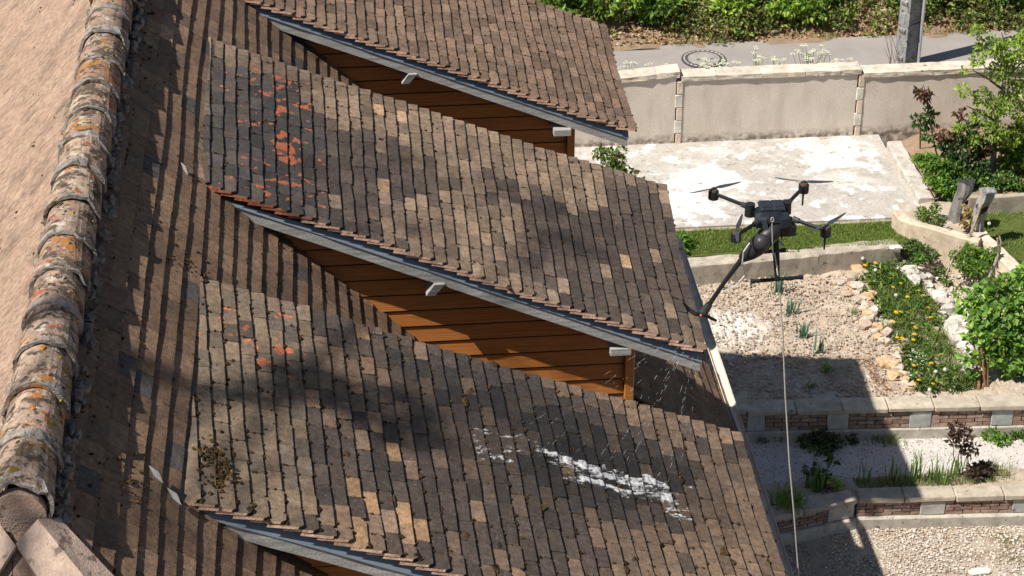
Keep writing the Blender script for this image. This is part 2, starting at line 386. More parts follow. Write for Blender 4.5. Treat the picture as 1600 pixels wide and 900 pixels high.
# tile helper -------------------------------------------------------
def tile(mb, S, u0, u1, w0, w1, n, h0, h1, th, col, par, side=None, ch=0.012, jit=0.004):
    # S(u, w) -> point on the roof plane; h0/h1 lift of the head and of the butt
    tw = R.uniform(-jit, jit); sk = R.uniform(-jit, jit) * 1.2; ext = R.uniform(-jit, jit) * 1.5
    def P(u, w, h): return S(u, w) + n * h
    c0, c1 = ch * R.uniform(.5, 1.5), ch * R.uniform(.5, 1.5)
    ub = u1 + ext
    uv = [(u0, w0, h0), (ub - c0 + sk, w0, h1 + tw), (ub + sk, w0 + c0, h1 + tw), (ub - sk, w1 - c1, h1 - tw), (ub - c1 - sk, w1, h1 - tw), (u0, w1, h0)]
    V = [P(*q) for q in uv] + [P(u, w, h - th) for u, w, h in uv]
    F = [[0, 1, 2, 3, 4, 5], [6, 7, 1, 0], [7, 8, 2, 1], [8, 9, 3, 2], [9, 10, 4, 3], [10, 11, 5, 4]]
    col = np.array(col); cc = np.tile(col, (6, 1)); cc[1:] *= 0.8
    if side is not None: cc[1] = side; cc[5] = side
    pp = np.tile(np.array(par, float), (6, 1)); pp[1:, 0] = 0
    mb.add(V, F, col=cc, par=pp)

moss = MB()
MOSSC = [(0.040, 0.024, 0.014), (0.055, 0.032, 0.018), (0.03, 0.021, 0.014), (0.062, 0.040, 0.018)]
def add_moss(p, n, r, cols=MOSSC):
    c = pick(cols, 1)[0]; v, f = ICO[1]
    d = 1 + 0.35 * NR.uniform(-1, 1, len(v)); q = v * d[:, None] * np.array((r * R.uniform(.7, 1.3), r * R.uniform(.8, 1.7), r * R.uniform(.45, .75)))
    moss.add(q + np.asarray(p), f, col=c)

rest = MB()                                              # every tile past the 300 nearest
# main slope, lower side of the ridge ---------------------------------
DY = {1: (18.04, 20.66), 2: (13.96, 16.72), 3: (10.06, 12.66)}
XS = -1.03
def field(side, ex, tw, x0, x1, ya, yb, colf, parf, skip=None, h=0.05, th=0.016, mossp=0.3):
    cb = 1 / math.hypot(1, TB); sb = TB * cb
    n = np.array((sb * side, 0, cb)); L = (x1 - x0) / cb
    nc = int(round(L / ex)); ex = L / nc
    def S(u, w):
        x = x0 + u * cb
        wob = 0.018 * math.sin(w * 1.7 + u * .9) * math.sin(w * .63 + 1.2)
        return np.array((XR + side * (x - XR), w, ZR - (x - XR) * TB)) + n * wob
    for i in range(nc):
        u1 = (i + 1) * ex; u0 = max(0, i * ex - 0.10); off = (i % 2) * tw / 2 + R.uniform(-.03, .03); y = ya - off; xc = x0 + (i + .5) * ex * cb
        while y < yb:
            wd = tw * R.uniform(.93, 1.07); w0, w1 = max(y, ya), min(y + wd - .004, yb); y += wd
            if w1 - w0 < .05: continue
            yc = (w0 + w1) / 2
            if yc < Y0 and (Y0 - yc) > (xc - XR) - .13: continue       # beyond the hip line
            if skip and skip(xc, yc): continue
            du = .012 * math.sin(yc * 1.3 + i * .7)
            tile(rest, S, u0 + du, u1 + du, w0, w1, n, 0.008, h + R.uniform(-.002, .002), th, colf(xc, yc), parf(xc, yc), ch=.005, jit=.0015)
            if R.random() < mossp:
                for q in range(R.randint(1, 3)):
                    add_moss(S(u1 + du + R.uniform(-.012, .012), R.uniform(w0, w1)) + n * (h * .8), n, R.uniform(.006, .016))
def under_dormer(x, y):
    if x < XS + .12: return False
    for a, c in DY.values():
        if a + .30 < y < c - .30: return True
    return x > 1.0 and any(a + .34 < y < c - .30 for a, c in DY.values())
def c_main(x, y):
    base = np.array(R.choice([(.27, .165, .10), (.235, .142, .088), (.30, .19, .118), (.20, .125, .08)]))
    base = base * (.72 if x > XS + .5 else .80)
    if R.random() < .035: base = np.array((.085, .075, .07))
    if R.random() < .012: base = np.array((.34, .22, .14))
    return base * R.uniform(.85, 1.15)
field(1, .142, .245, XR + .12, XE + .03, Y0 - 2.4, Y1, c_main, lambda x, y: (0, 0, R.uniform(.15, .5)), under_dormer, h=.044, th=.024, mossp=.95)
def c_left(x, y): return np.array(R.choice([(.37, .255, .185), (.385, .265, .195), (.36, .245, .18), (.395, .275, .20)])) * R.uniform(.96, 1.04)
field(-1, .115, .245, XR + .10, XR + 2.6, Y0 - 1.2, Y1, c_left, lambda x, y: (0, 0, .25), None, h=.011, th=.009, mossp=.10)

# hip end slope facing the garden side
def S_hip(u, w):                                         # u down slope, w across
    cb = 1 / math.hypot(1, TB); return np.array((w, Y0 - u * cb, ZR - u * cb * TB))
cb = 1 / math.hypot(1, TB); nh = np.array((0, -TB * cb, cb))
for i in range(16):
    u1 = .25 + (i + 1) * .125; half = u1 * cb; wv = XR - half - (i % 2) * .12
    while wv < XR + half:
        w0, w1 = max(wv, XR - half + .13), min(wv + .24, XR + half - .13); wv += .245
        if w1 - w0 > .05: tile(rest, S_hip, u1 - .23, u1, w0, w1, nh, .008, .04, .015, c_left(0, 0) * .9, (0, 0, .4))

# dormers -------------------------------------------------------------
DORM = {                                                 # upper-left, lower-left, upper-right, lower-right in plan, pitch, plane start
    1: dict(q=((-.89, 20.70), (-.889, 18.037), (2.871, 20.627), (2.825, 18.045)), ta=.4151, xs=-.886),
    2: dict(q=((-1.094, 16.628), (-1.036, 14.02), (2.918, 16.804), (2.781, 13.896)), ta=.4247, xs=-1.062),
    3: dict(q=((-1.122, 12.64), (-.961, 10.087), (2.835, 12.686), (2.824, 10.02)), ta=.4093, xs=-1.028)}
LAB = {1: 'farthest dormer with evenly brown roof', 2: 'middle dormer with grey and tan roof tiles', 3: 'nearest dormer with white foam on its roof'}
def smooth(a, b_, x): t = max(0, min(1, (x - a) / (b_ - a))); return t * t * (3 - 2 * t)
def c_dorm(k, x, y):
    f = fbm([(x * 1.1, y * 1.1, k * 9.0)], 3)[0]; r = R.random()
    if k == 1:
        c = np.array(R.choice([(.19, .122, .084), (.21, .135, .094), (.165, .108, .076), (.22, .148, .105)]))
    elif k == 2:
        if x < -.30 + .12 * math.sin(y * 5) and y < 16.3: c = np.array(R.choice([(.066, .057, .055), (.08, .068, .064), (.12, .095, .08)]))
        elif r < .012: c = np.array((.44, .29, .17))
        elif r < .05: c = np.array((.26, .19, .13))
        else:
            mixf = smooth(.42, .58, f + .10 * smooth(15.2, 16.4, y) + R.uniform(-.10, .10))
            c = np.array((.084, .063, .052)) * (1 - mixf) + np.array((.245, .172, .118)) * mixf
    else:
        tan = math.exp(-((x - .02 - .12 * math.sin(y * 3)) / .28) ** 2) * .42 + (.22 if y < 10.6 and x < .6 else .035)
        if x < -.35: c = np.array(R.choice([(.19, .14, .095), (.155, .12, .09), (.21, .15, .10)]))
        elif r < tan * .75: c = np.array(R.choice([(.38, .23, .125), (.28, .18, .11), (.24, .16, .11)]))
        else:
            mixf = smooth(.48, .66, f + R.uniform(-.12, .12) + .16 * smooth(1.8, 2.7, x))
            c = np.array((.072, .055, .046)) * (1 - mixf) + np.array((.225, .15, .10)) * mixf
    return c * R.uniform(.72, 1.28)
def p_dorm(k, x, y):
    fl = 0; wet = 0; li = .3
    if k == 2 and x < -.12:
        e = math.exp(-((x + .55) / .38) ** 2); fl = .62 * e * R.uniform(.55, 1.05) if 14.1 < y < 16.4 else 0
        wet = .55 * e
    if k == 3:
        if -1.15 < x < -.25: fl = .62 * R.uniform(.6, 1.1) * math.exp(-((y - 12.0) / .38) ** 2) * math.exp(-((x + .68) / .32) ** 2)
        d = math.hypot((x - 1.25) / 1.35, (y - 11.75) / .72); wet = max(0, min(1, 1.55 - d * 1.05 + R.uniform(-.2, .2)))
        if -.9 < x < -.45 and 11.75 < y < 12.35 and R.random() < .6: wet = .6; 
    if k == 1: li = .55
    return (fl, wet, li)

def clip(poly, ax, val, keep_above):
    out = []
    for i in range(len(poly)):
        a, c = poly[i], poly[(i + 1) % len(poly)]
        ia = (a[ax] >= val) == keep_above; ic = (c[ax] >= val) == keep_above
        if ia: out.append(a)
        if ia != ic:
            t = (val - a[ax]) / (c[ax] - a[ax]); out.append(tuple(a[j] + t * (c[j] - a[j]) for j in range(2)))
    return out
Mi = cam.matrix_world.inverted(); FPX = 73.9 / 36.0
def seen(p):
    q = Mi @ Vector(p); return abs(q.x / -q.z * FPX) < .51 and abs(q.y / -q.z * FPX) < .29
near_tiles = []
for k, d in DORM.items():
    UL, LL, UR, LR = [np.array(p) for p in d['q']]; UL[0] -= .08; LL[0] -= .06; ta = d['ta']; xs = d['xs']
    zs = ZR - (xs - XR) * TB
    ca = 1 / math.hypot(1, ta); nn = np.array((ta * ca, 0, ca))
    def S(s, t, UL=UL, LL=LL, UR=UR, LR=LR, zs=zs, xs=xs, ta=ta, nn=nn, k=k):   # s down slope, t from the far verge to the near one
        a = UL + (UR - UL) * s; c = LL + (LR - LL) * s; p = a + (c - a) * t
        wob = .012 * math.sin(t * 7 + k + s * 3) * math.sin(s * 9 + k) - .02 * math.sin(math.pi * t) * s
        return np.array((p[0], p[1], zs - (p[0] - xs) * ta)) + nn * wob
    yl = (LL[1] + LR[1]) / 2; yu = (UL[1] + UR[1]) / 2; yc_ = yl + .17; yu_ = yu - .17
    def zd(x): return zs - (x - xs) * ta - .05
    xw = 2.26; x0 = xs + .12
    # dormer body: cheeks, front wall and the boarded roof under the tiles
    b = MB(); yb_ = yc_ + .035
    zb = zmain(xw) - .25
    pts = []
    for y in (yb_, yu_):
        pts += [(x0, y, zd(x0) - .03), (xw, y, zd(xw) - .03), (xw, y, zb), (x0, y, zmain(x0) - .2)]
    b.add(pts, [[0, 1, 2, 3], [7, 6, 5, 4], [1, 5, 6, 2], [0, 4, 5, 1]])
    ym0, ym1 = yl + .05, yu - .05
    pp = []
    for z0 in (-.055, -.025):
        pp += [(xs + .02, ym0, zs - (.02) * ta + z0), (2.76, ym0, zs - (2.76 - xs) * ta + z0), (2.76, ym1, zs - (2.76 - xs) * ta + z0), (xs + .02, ym1, zs - .02 * ta + z0)]
    b.obox(pp)
    dor = b.build('dormer', M['deck'], house, label=LAB[k])
    # front wall boards are out of sight; near cheek boards one by one
    tri = [(x0 - .1, zmain(x0 - .1) - .04), (xw - .075, zmain(xw - .075) - .04), (xw - .075, zd(xw - .075) - .03), (x0 - .1, zd(x0 - .1) - .03)]
    ztop = zd(x0); zlow = zmain(xw) - .1; z = ztop; bh = .146
    while z > zlow:
        pl = clip(clip(tri, 1, z - bh + .020, True), 1, z, False)
        if len(pl) >= 3:
            mb = MB(); cc = np.array((.36, .135, .034)) * R.uniform(.88, 1.12)
            def yy(zv): return yc_ + .030 - .016 * (z - zv) / bh
            lip = [q for q in pl]
            n_ = len(pl)
            V = [(x, yy(zz), zz) for x, zz in pl] + [(x, yc_ + .036, zz) for x, zz in pl]
            F = [list(range(n_))] + [[i, (i + 1) % n_, n_ + (i + 1) % n_, n_ + i] for i in range(n_)]
            mb.add(V, F, col=cc)
            zi = z - bh * .16
            mb.build('cladding_board', M['wood'], dor)
        z -= bh
    mb = MB(); mb.cbox((xw - .035, yc_ + .002, (zd(xw) + zmain(xw)) / 2 - .05), (.075, .06, zd(xw) - zmain(xw) + .1), ch=.006, col=(.42, .17, .042)); mb.build('corner_post', M['wood'], dor)
    # verge: zinc strip, weathered board, purlin ends
    def rake(name, mat, dz0, dz1, y0, y1, xa, xb, tilt=0):
        mb = MB(); N = 14
        V = []
        for i in range(N + 1):
            s = i / N; x = xa + (xb - xa) * s; ys = LL[1] + (LR[1] - LL[1]) * (x - LL[0]) / (LR[0] - LL[0]) - yl
            zt = zs - (x - xs) * ta; wv = .004 * math.sin(i * 1.9 + k)
            V += [(x, y0 + tilt + ys + wv, zt + dz0), (x, y1 + tilt + ys + wv, zt + dz0), (x, y1 + ys + wv, zt + dz1), (x, y0 + ys + wv, zt + dz1)]
        F = []
        for i in range(N):
            for q in range(4): F.append([i * 4 + q, i * 4 + (q + 1) % 4, i * 4 + 4 + (q + 1) % 4, i * 4 + 4 + q])
        F += [[0, 1, 2, 3], [N * 4 + 3, N * 4 + 2, N * 4 + 1, N * 4]]
        mb.add(V, F); return mb.build(name, mat, dor)
    rake('verge_flashing', M['zinc'], -.014, -.078, yl - .016, yl + .06, xs + .06, 2.765, .05)
    rake('verge_board', M['grey_wood'], -.082, -.17, yl - .006, yl + .024, xs + .25, 2.755)
    rake('soffit', M['grey_wood'], -.090, -.105, yl + .026, yc_ + .03, xs + .35, 2.74)
    zt = zs - (.68 - xs) * ta - .165
    mb = MB(); ya_, ye_ = yc_ - .20, yc_ + .03
    mb.obox([(.60, ya_ + .02, zt - .105), (.67, ya_ + .02, zt - .105), (.67, ye_, zt - .105), (.60, ye_, zt - .105), (.665, ya_, zt), (.745, ya_, zt), (.745, ye_, zt), (.665, ye_, zt)]); mb.build('purlin_end', M['grey_wood'], dor)
    zt = zs - (2.12 - xs) * ta - .235
    mb = MB(); mb.cbox((2.12, yc_ - .09, zt), (.17, .26, .07), ch=.006, col=(.5, .5, .5)); mb.build('purlin_end', M['grey_wood'], dor)
    # tiles
    nc = 40; nw = 12
    for i in range(nc):
        t = -(i % 2) * .5 / nw + R.uniform(-.008, .008)
        while t < 1 - .01:
            wdt = R.uniform(.93, 1.07) / nw; t0, t1 = max(t, 0.0), min(t + wdt - .0009, 1.0); t += wdt
            if 1 - t1 < .025: t1 = 1.012 + R.uniform(-.002, .003); t = 2
            if t1 - t0 < .02: continue
            s0, s1 = max(0, (i - 1.0) / nc), (i + 1) / nc
            pc = S((s0 + s1) / 2, (t0 + t1) / 2); verge = t1 > .99
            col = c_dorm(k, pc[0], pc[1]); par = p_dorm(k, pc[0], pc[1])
            side = np.array(((.74, .46, .33), (.78, .50, .36) if pc[0] > -.3 else (.62, .20, .10), (.80, .54, .38))[k - 1]) * R.uniform(.8, 1.15) if verge else None
            mb = MB(); lift = .046 + R.uniform(-.003, .003)
            def SS(u, w_): return S(u, w_)
            L = np.linalg.norm(S(1, .5) - S(0, .5)); Wd = yu - yl
            # work in metres
            def Sm(u, w_): return S(u / L, w_ / Wd)
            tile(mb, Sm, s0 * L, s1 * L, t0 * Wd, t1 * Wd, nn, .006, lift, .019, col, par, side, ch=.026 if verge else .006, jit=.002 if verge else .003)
            if k == 3 and seen(pc): near_tiles.append(((Mi @ Vector(pc)).z, mb, dor))
            else: rest.v += mb.v; rest.f += [[q + rest.n for q in f] for f in mb.f]; rest.c += mb.c; rest.p += mb.p; rest.n += mb.n
            if R.random() < .6 and not verge:
                for q in range(R.randint(1, 4)): add_moss(S((i + R.uniform(.05, 1)) / nc, t1 + R.uniform(-.002, .002)) + nn * .036, nn, R.uniform(.005, .014))
            if R.random() < (.85, .7, .9)[k - 1]:
                for q in range(R.randint(1, 3)): add_moss(S(s1 + R.uniform(-.002, .004), R.uniform(t0, t1)) + nn * .03, nn, R.uniform(.008, .02) * (1.2 if k == 3 else 1))
    if k == 3:
        for q in range(26):
            s_, t_ = R.random(), R.random(); add_moss(S(s_, t_) + nn * .03, nn, R.uniform(.022, .042))
    d['S'] = S; d['n'] = nn; d['ob'] = dor
    # zinc tongues where the verge leaves the main roof
    for j, (dx, dy) in enumerate(((-.13, .07), (-.03, -.02)) if k == 3 else ((-.06, .02),)):
        x, y = LL[0] + dx, LL[1] + dy; z = zmain(x) + .075; sc = 1 if k == 3 else .6
        mb = MB(); sc *= .5; x += .01; y -= .10; V = [(x - .09 * sc, y + .06 * sc, z + .055), (x + .02 * sc, y - .005 * sc, z + .03), (x + .065 * sc, y - .06 * sc, z - .03), (x - .03 * sc, y + .0 * sc, z + .0)]
        V += [(a, c_, e_ - .006) for a, c_, e_ in V]
        mb.add(V, [[0, 1, 2, 3], [7, 6, 5, 4], [0, 4, 5, 1], [1, 5, 6, 2], [2, 6, 7, 3], [3, 7, 4, 0]]); mb.build('zinc_tongue', M['steel'], dor)
near_tiles.sort(key=lambda q: -q[0])
for i, (_, mb, dor) in enumerate(near_tiles):
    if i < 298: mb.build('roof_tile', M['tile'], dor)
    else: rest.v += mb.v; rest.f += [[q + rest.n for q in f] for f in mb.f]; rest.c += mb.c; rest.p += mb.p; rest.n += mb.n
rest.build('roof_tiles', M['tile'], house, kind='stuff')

# ridge: barrel tiles with mortar collars, bedding, end disc, hip tiles
RC = [(.30, .215, .165), (.33, .24, .18), (.27, .195, .15), (.31, .20, .145)]
y = Y0 + .02; i = 0
def barrel(mb, ya, yb, ra, rb, zc, th=.02, seg=18, a0=-20, a1=200, amp=.016, **kw):
    V = []
    for yy, rr in ((ya, ra), (yb, rb)):
        for sft in (0, th):
            for q in range(seg + 1):
                an = math.radians(a0 + (a1 - a0) * q / seg); V.append((XR + (rr - sft) * math.cos(an), yy, zc + (rr - sft) * math.sin(an)))
    m = seg + 1; F = []
    for q in range(seg):
        F += [[q, q + 1, 2 * m + q + 1, 2 * m + q], [m + q + 1, m + q, 3 * m + q, 3 * m + q + 1], [q + 1, q, m + q, m + q + 1], [2 * m + q, 2 * m + q + 1, 3 * m + q + 1, 3 * m + q]]
    F += [[0, 2 * m, 3 * m, m], [seg, m + seg, 3 * m + seg, 2 * m + seg]]
    v = np.array(V); v += (fbm(v * 14, 2)[:, None] - .5) * amp * np.array((1, .8, 1))
    mb.add(v, F, **kw)
while y < Y1 - .1:
    ln = .46 * R.uniform(.95, 1.05); zc = ZR - .012 + R.uniform(-.008, .008)
    mb = MB(); barrel(mb, y - .03, y + ln, .178 + R.uniform(-.006, .006), .156, zc, col=pick(RC, 1, .1)[0]); rt = mb.build('ridge_tile', M['ridge'], house, smooth=False)
    mb = MB(); barrel(mb, y - R.uniform(.03, .06), y + R.uniform(.01, .04), .182 + R.uniform(-.004, .004), .178, zc, th=.02, amp=.045, col=np.array((.29, .262, .235)) * R.uniform(.75, 1.1)); mb.build('mortar_collar', M['mortar'], rt)
    y += ln; i += 1
mb = MB()
for q in range(420):
    sd_ = R.choice((-1, 1)); yy = R.uniform(Y0, Y1); xx = XR + sd_ * R.uniform(.155, .215)
    mb.lumps([(xx, yy, zmain(xx) + .035)], [[R.uniform(.02, .045), R.uniform(.04, .09), R.uniform(.015, .035)]], [np.array((.27, .23, .19)) * R.uniform(.6, 1.1)])
mb.build('mortar_bedding', M['mortar'], house, kind='stuff')
mb = MB(); V = [(XR + .145 * math.cos(a), Y0 - .045, ZR - .035 + .145 * math.sin(a)) for a in np.linspace(0, 6.283, 29)[:-1]]
V = [(x, yv - .0, z) for x, yv, z in V] + [(x, yv + .06, z) for x, yv, z in V]; m = 28
mb.add(V, [list(range(m))[::-1]] + [[q, (q + 1) % m, m + (q + 1) % m, m + q] for q in range(m)], col=(.42, .31, .245)); mb.build('ridge_end_disc', M['hip'], house)
for sgn in (1, -1):
    for i in range(14):
        t0, t1 = .10 + i * .21, .10 + i * .21 + .27; V = []
        for t, lift, hw in ((t0, .085, .15), (t1, .125, .18)):
            cx_, cy_ = XR + sgn * t, Y0 - t; cz = ZR - t * TB + lift; q_ = hw * .707
            V += [(cx_ + sgn * q_, cy_ + q_, cz - q_ * TB * .78), (cx_, cy_, cz + .0), (cx_ - sgn * q_, cy_ - q_, cz - q_ * TB * .78)]
        V = [np.array(q) + NR.uniform(-.008, .008, 3) for q in V]; V += [q - np.array((0, 0, .022)) for q in V]
        mb = MB(); mb.add(V, [[0, 1, 4, 3], [1, 2, 5, 4], [6, 9, 10, 7], [7, 10, 11, 8], [3, 4, 10, 9], [4, 5, 11, 10], [0, 3, 9, 6], [2, 8, 11, 5], [0, 6, 7, 1], [1, 7, 8, 2]], col=np.array((.42, .315, .25)) * R.uniform(.9, 1.1)); mb.build('hip_tile', M['hip'], house)
# bigger moss cushions by the ridge
OC = [(.11, .062, .018), (.085, .052, .02), (.06, .042, .02), (.045, .032, .018)]
for px, py, nr in ((-1.50, 11.75, 34), (-1.58, 11.2, 40), (-1.52, 11.5, 26), (-1.19, 12.6, 16), (-1.05, 12.72, 34), (-1.02, 14.05, 26), (-1.3, 9.9, 18), (-1.5, 13.6, 16), (-.80, 10.35, 90), (-.86, 10.6, 60)):
    for q in range(nr):
        x = px + R.gauss(0, .05); yv = py + R.gauss(0, .09); z = max(zmain(x), (8.507 - (DORM[3]['xs'] - XR) * TB - (x - DORM[3]['xs']) * .4093) if x > -1.0 and yv < 12.7 else 0)
        add_moss((x, yv, z + .046), None, R.uniform(.006, .016), OC)
RL = [(.34, .15, .03), (.30, .20, .05), (.30, .28, .24), (.10, .08, .045), (.07, .055, .035)]
for q in range(230):                                     # lichen crusts and moss on the ridge tiles
    yv = R.uniform(Y0, Y1); an = R.gauss(1.2, .6); rr = .163; add_moss((XR + rr * math.cos(an), yv, ZR - .012 + rr * math.sin(an)), None, R.uniform(.006, .017), RL)
for q in range(240):                                     # dark moss at the shaded foot of the ridge
    x = XR + .16 + abs(R.gauss(0, .12)); yv = R.uniform(Y0, Y1); add_moss((x, yv, zmain(x) + .042), None, R.uniform(.006, .018), MOSSC + [(.09, .055, .02)])
moss.build('moss', M['moss'], house, kind='stuff')

# gutter along the main eave
mb = MB(); V = []; F = []; ge = 9
for yy in (yh + .2, Y1):
    for q in range(ge):
        an = math.pi + math.pi * q / (ge - 1); V.append((XE + .075 + .055 * math.cos(an), yy, zmain(XE) + .035 + .055 * math.sin(an)))
    for q in range(ge):
        an = math.pi + math.pi * q / (ge - 1); V.append((XE + .075 + .049 * math.cos(an), yy, zmain(XE) + .037 + .049 * math.sin(an)))
m = 2 * ge
for q in range(ge - 1): F += [[q, q + 1, m + q + 1, m + q], [ge + q + 1, ge + q, m + ge + q, m + ge + q + 1]]
F += [[ge - 1, 2 * ge - 1, m + 2 * ge - 1, m + ge - 1], [0, m, m + ge, ge]]
mb.add(V, F); mb.build('gutter', M['white'], house)
seat(house, (-1.763, 12.6, 0))

# ================================================================== GROUND AND TERRACES
def sheet(name, mat, pts, kind='structure', label=None):
    b = MB(); n = len(pts); b.add(pts, [list(range(n))]); return b.build(name, mat, kind=kind, label=label)
def grid(name, mat, x0, x1, y0, y1, zf, nx, ny, amp, freq, oct=4, smooth_=True, extra=None):
    X, Y = np.meshgrid(np.linspace(x0, x1, nx), np.linspace(y0, y1, ny), indexing='ij'); Xf, Yf = X.ravel(), Y.ravel()
    Z = zf(Xf, Yf) + amp * (fbm(np.stack([Xf * freq, Yf * freq, 0 * Xf + 3], 1), oct) - .5) * 2
    if extra is not None: Z = Z + extra(Xf, Yf)
    i = np.arange(nx * ny).reshape(nx, ny); F = np.stack([i[:-1, :-1], i[1:, :-1], i[1:, 1:], i[:-1, 1:]], -1).reshape(-1, 4)
    b = MB(); b.add(np.stack([Xf, Yf, Z], 1), F); return b.build(name, mat, kind='structure', smooth=smooth_)
sheet('ground', M['dirt'], [(-400, -300, -.06), (400, -300, -.06), (400, 700, -.06), (-400, 700, -.06)])
K = lambda z: (lambda x, y: 0 * x + z)
grid('gravel_yard', M['gravel_bed'], 3.0, 14, 8, 19.9, K(-.01), 160, 180, .03, 2.2)
grid('grit_path', M['path'], 3.4, 14, 20.05, 21.15, K(.37), 200, 30, .010, 6)
grid('planting_strip', M['soil'], 3.4, 14, 19.70, 20.12, K(.385), 160, 12, .03, 9)
grid('vegetable_bed', M['soil'], 3.2, 9.2, 21.1, 24.75, K(.80), 420, 260, .055, 5, 5, extra=lambda x, y: .030 * (np.abs(fbm(np.stack([x * 17, y * 17, 0 * x], 1), 3) - .5) * -2 + .3))
grid('raised_bed', M['soil'], 7.72, 8.66, 24.0, 25.45, lambda x, y: np.where((y - 24.15) + (x - 7.72) * .62 > .72, 1.20, .82), 40, 40, .04, 6)
grid('lawn', M['lawn'], 8.8, 15, 20.5, 25.4, K(1.0), 60, 60, .03, 2)
grid('grass_strip', M['lawn'], 3.2, 7.75, 24.4, 25.16, K(1.09), 80, 20, .015, 5)
grid('shrub_bed', M['dirt'], 8.2, 15, 25.45, 27.8, lambda x, y: 1.0 + .2 * np.clip((x - 8.3) * 2, 0, 1), 80, 40, .05, 3)
b = MB(); b.box((5.6, 26.44, .95), (4.85, 2.62, .4)); b.build('concrete_slab', M['slab'], kind='structure')
b = MB(); b.add([(3.2, 25.10, 1.10), (8.03, 25.10, 1.10), (8.03, 25.16, 1.143), (3.2, 25.16, 1.143)], [[0, 1, 2, 3]], col=(.2, .16, .1)); b.build('slab_edge', M['soil'], kind='structure')
grid('road', M['asphalt'], -30, 60, 27.9, 29.86, lambda x, y: 1.8 + .004 * (x - 6), 180, 8, .006, 1.5)
grid('bank', M['dirt'], -14, 34, 29.70, 38.0, lambda x, y: 1.79 + np.clip(y - 29.95, 0, 99) * .42, 260, 90, .09, 1.6, 5)

# pebbles, clods, litter -------------------------------------------------
b = MB(); n = 11000; P = np.stack([NR.uniform(4.7, 8.4, n), NR.uniform(17.6, 19.62, n), NR.uniform(0, .012, n)], 1)
m_ = fbm(P * np.array((1.3, 1.3, 0)) + 6, 3); keep = NR.random(n) > np.clip((m_ - .47) * 6, 0, .85); P = P[keep]
b.lumps(P, np.stack([NR.uniform(.006, .017, len(P)), NR.uniform(.006, .015, len(P)), NR.uniform(.004, .010, len(P))], 1), pick([(.55, .46, .37), (.62, .55, .47), (.40, .30, .22), (.68, .64, .58), (.32, .25, .2)], len(P)))
b.build('gravel', M['pebble'], kind='stuff', label='pale brown gravel spread over the lower yard', cat='gravel')
b = MB(); n = 3500; P = np.stack([NR.uniform(4.5, 8.6, n), NR.uniform(20.1, 20.9, n), NR.uniform(.365, .38, n)], 1)
b.lumps(P, np.stack([NR.uniform(.004, .011, n)] * 2 + [NR.uniform(.003, .008, n)], 1), pick([(.66, .63, .60), (.5, .46, .42), (.2, .17, .14), (.72, .70, .68)], n))
b.build('grit', M['pebble'], kind='stuff', label='white grit covering the path between the two brick walls', cat='grit')
b = MB(); n = 16000; P = np.stack([NR.uniform(4.3, 7.0, n), NR.uniform(21.2, 24.2, n), NR.uniform(.79, .84, n)], 1)
r_ = .004 + .018 * NR.random(n) ** 5
b.lumps(P, np.stack([r_ * NR.uniform(.8, 1.3, n), r_ * NR.uniform(.8, 1.3, n), r_ * NR.uniform(.6, .95, n)], 1), pick([(.44, .355, .275), (.48, .395, .31), (.40, .315, .24), (.52, .44, .355)], n, .08))
b.build('soil_clods', M['clod'], kind='stuff', label='dry crumbly clods of soil in the vegetable bed', cat='soil')
def zbank(x, y): return 1.79 + np.clip(y - 29.95, 0, 99) * .42
b = MB(); n = 9000; x = NR.uniform(2.5, 13, n); y = 29.86 + np.abs(NR.normal(0, .7, n)); 
P = np.stack([x, y, zbank(x, y) + NR.uniform(.0, .06, n)], 1); D = NR.normal(0, 1, (n, 3)) * np.array((1, 1, .35)); U = np.tile((0, 0, 1.0), (n, 1)) + NR.normal(0, .4, (n, 3))
b.leaves(P, D, U, NR.uniform(.03, .09, n), pick([(.40, .27, .16), (.52, .38, .25), (.34, .20, .11), (.60, .49, .36), (.20, .12, .07), (.46, .30, .18)], n, .3), .65)
b.build('leaf_litter', M['petal'], kind='stuff', label='dry brown fallen leaves along the far road edge', cat='leaves')

def grass_patch(mb, n, x0, x1, y0, y1, z, h, cols, wid=.006, mask=None):
    P = np.stack([NR.uniform(x0, x1, n), NR.uniform(y0, y1, n), np.full(n, z)], 1)
    if mask is not None: P = P[mask(P)]
    n = len(P); f = fbm(P * np.array((3, 3, 0)), 3)
    mb.blades(P, NR.uniform(.5, 1.2, n) * h * (.6 + .8 * f), NR.uniform(-.6, .6, n), NR.uniform(.7, 1.4, n) * wid, pick(cols, n, .2))
GC = [(.15, .25, .04), (.20, .30, .055), (.10, .18, .03), (.25, .33, .08), (.33, .33, .12)]
b = MB(); grass_patch(b, 24000, 4.2, 7.72, 24.46, 25.12, 1.085, .05, GC)
b.build('strip_grass', M['grass'], kind='stuff', label='short bright grass between the slab and the bed border', cat='grass')
b = MB(); grass_patch(b, 30000, 8.75, 11.5, 21.5, 25.4, .99, .05, GC)
b.build('lawn_grass', M['grass'], kind='stuff', label='short lawn grass right of the raised bed', cat='grass')
b = MB(); grass_patch(b, 5000, 4.2, 11, 29.75, 30.5, 1.82, .10, [(.16, .2, .05), (.26, .25, .09), (.34, .29, .14)], .007, lambda P: fbm(P * 1.7, 3) > .52)
b.build('verge_grass', M['grass'], kind='stuff', label='thin dry grass at the far edge of the road', cat='grass')

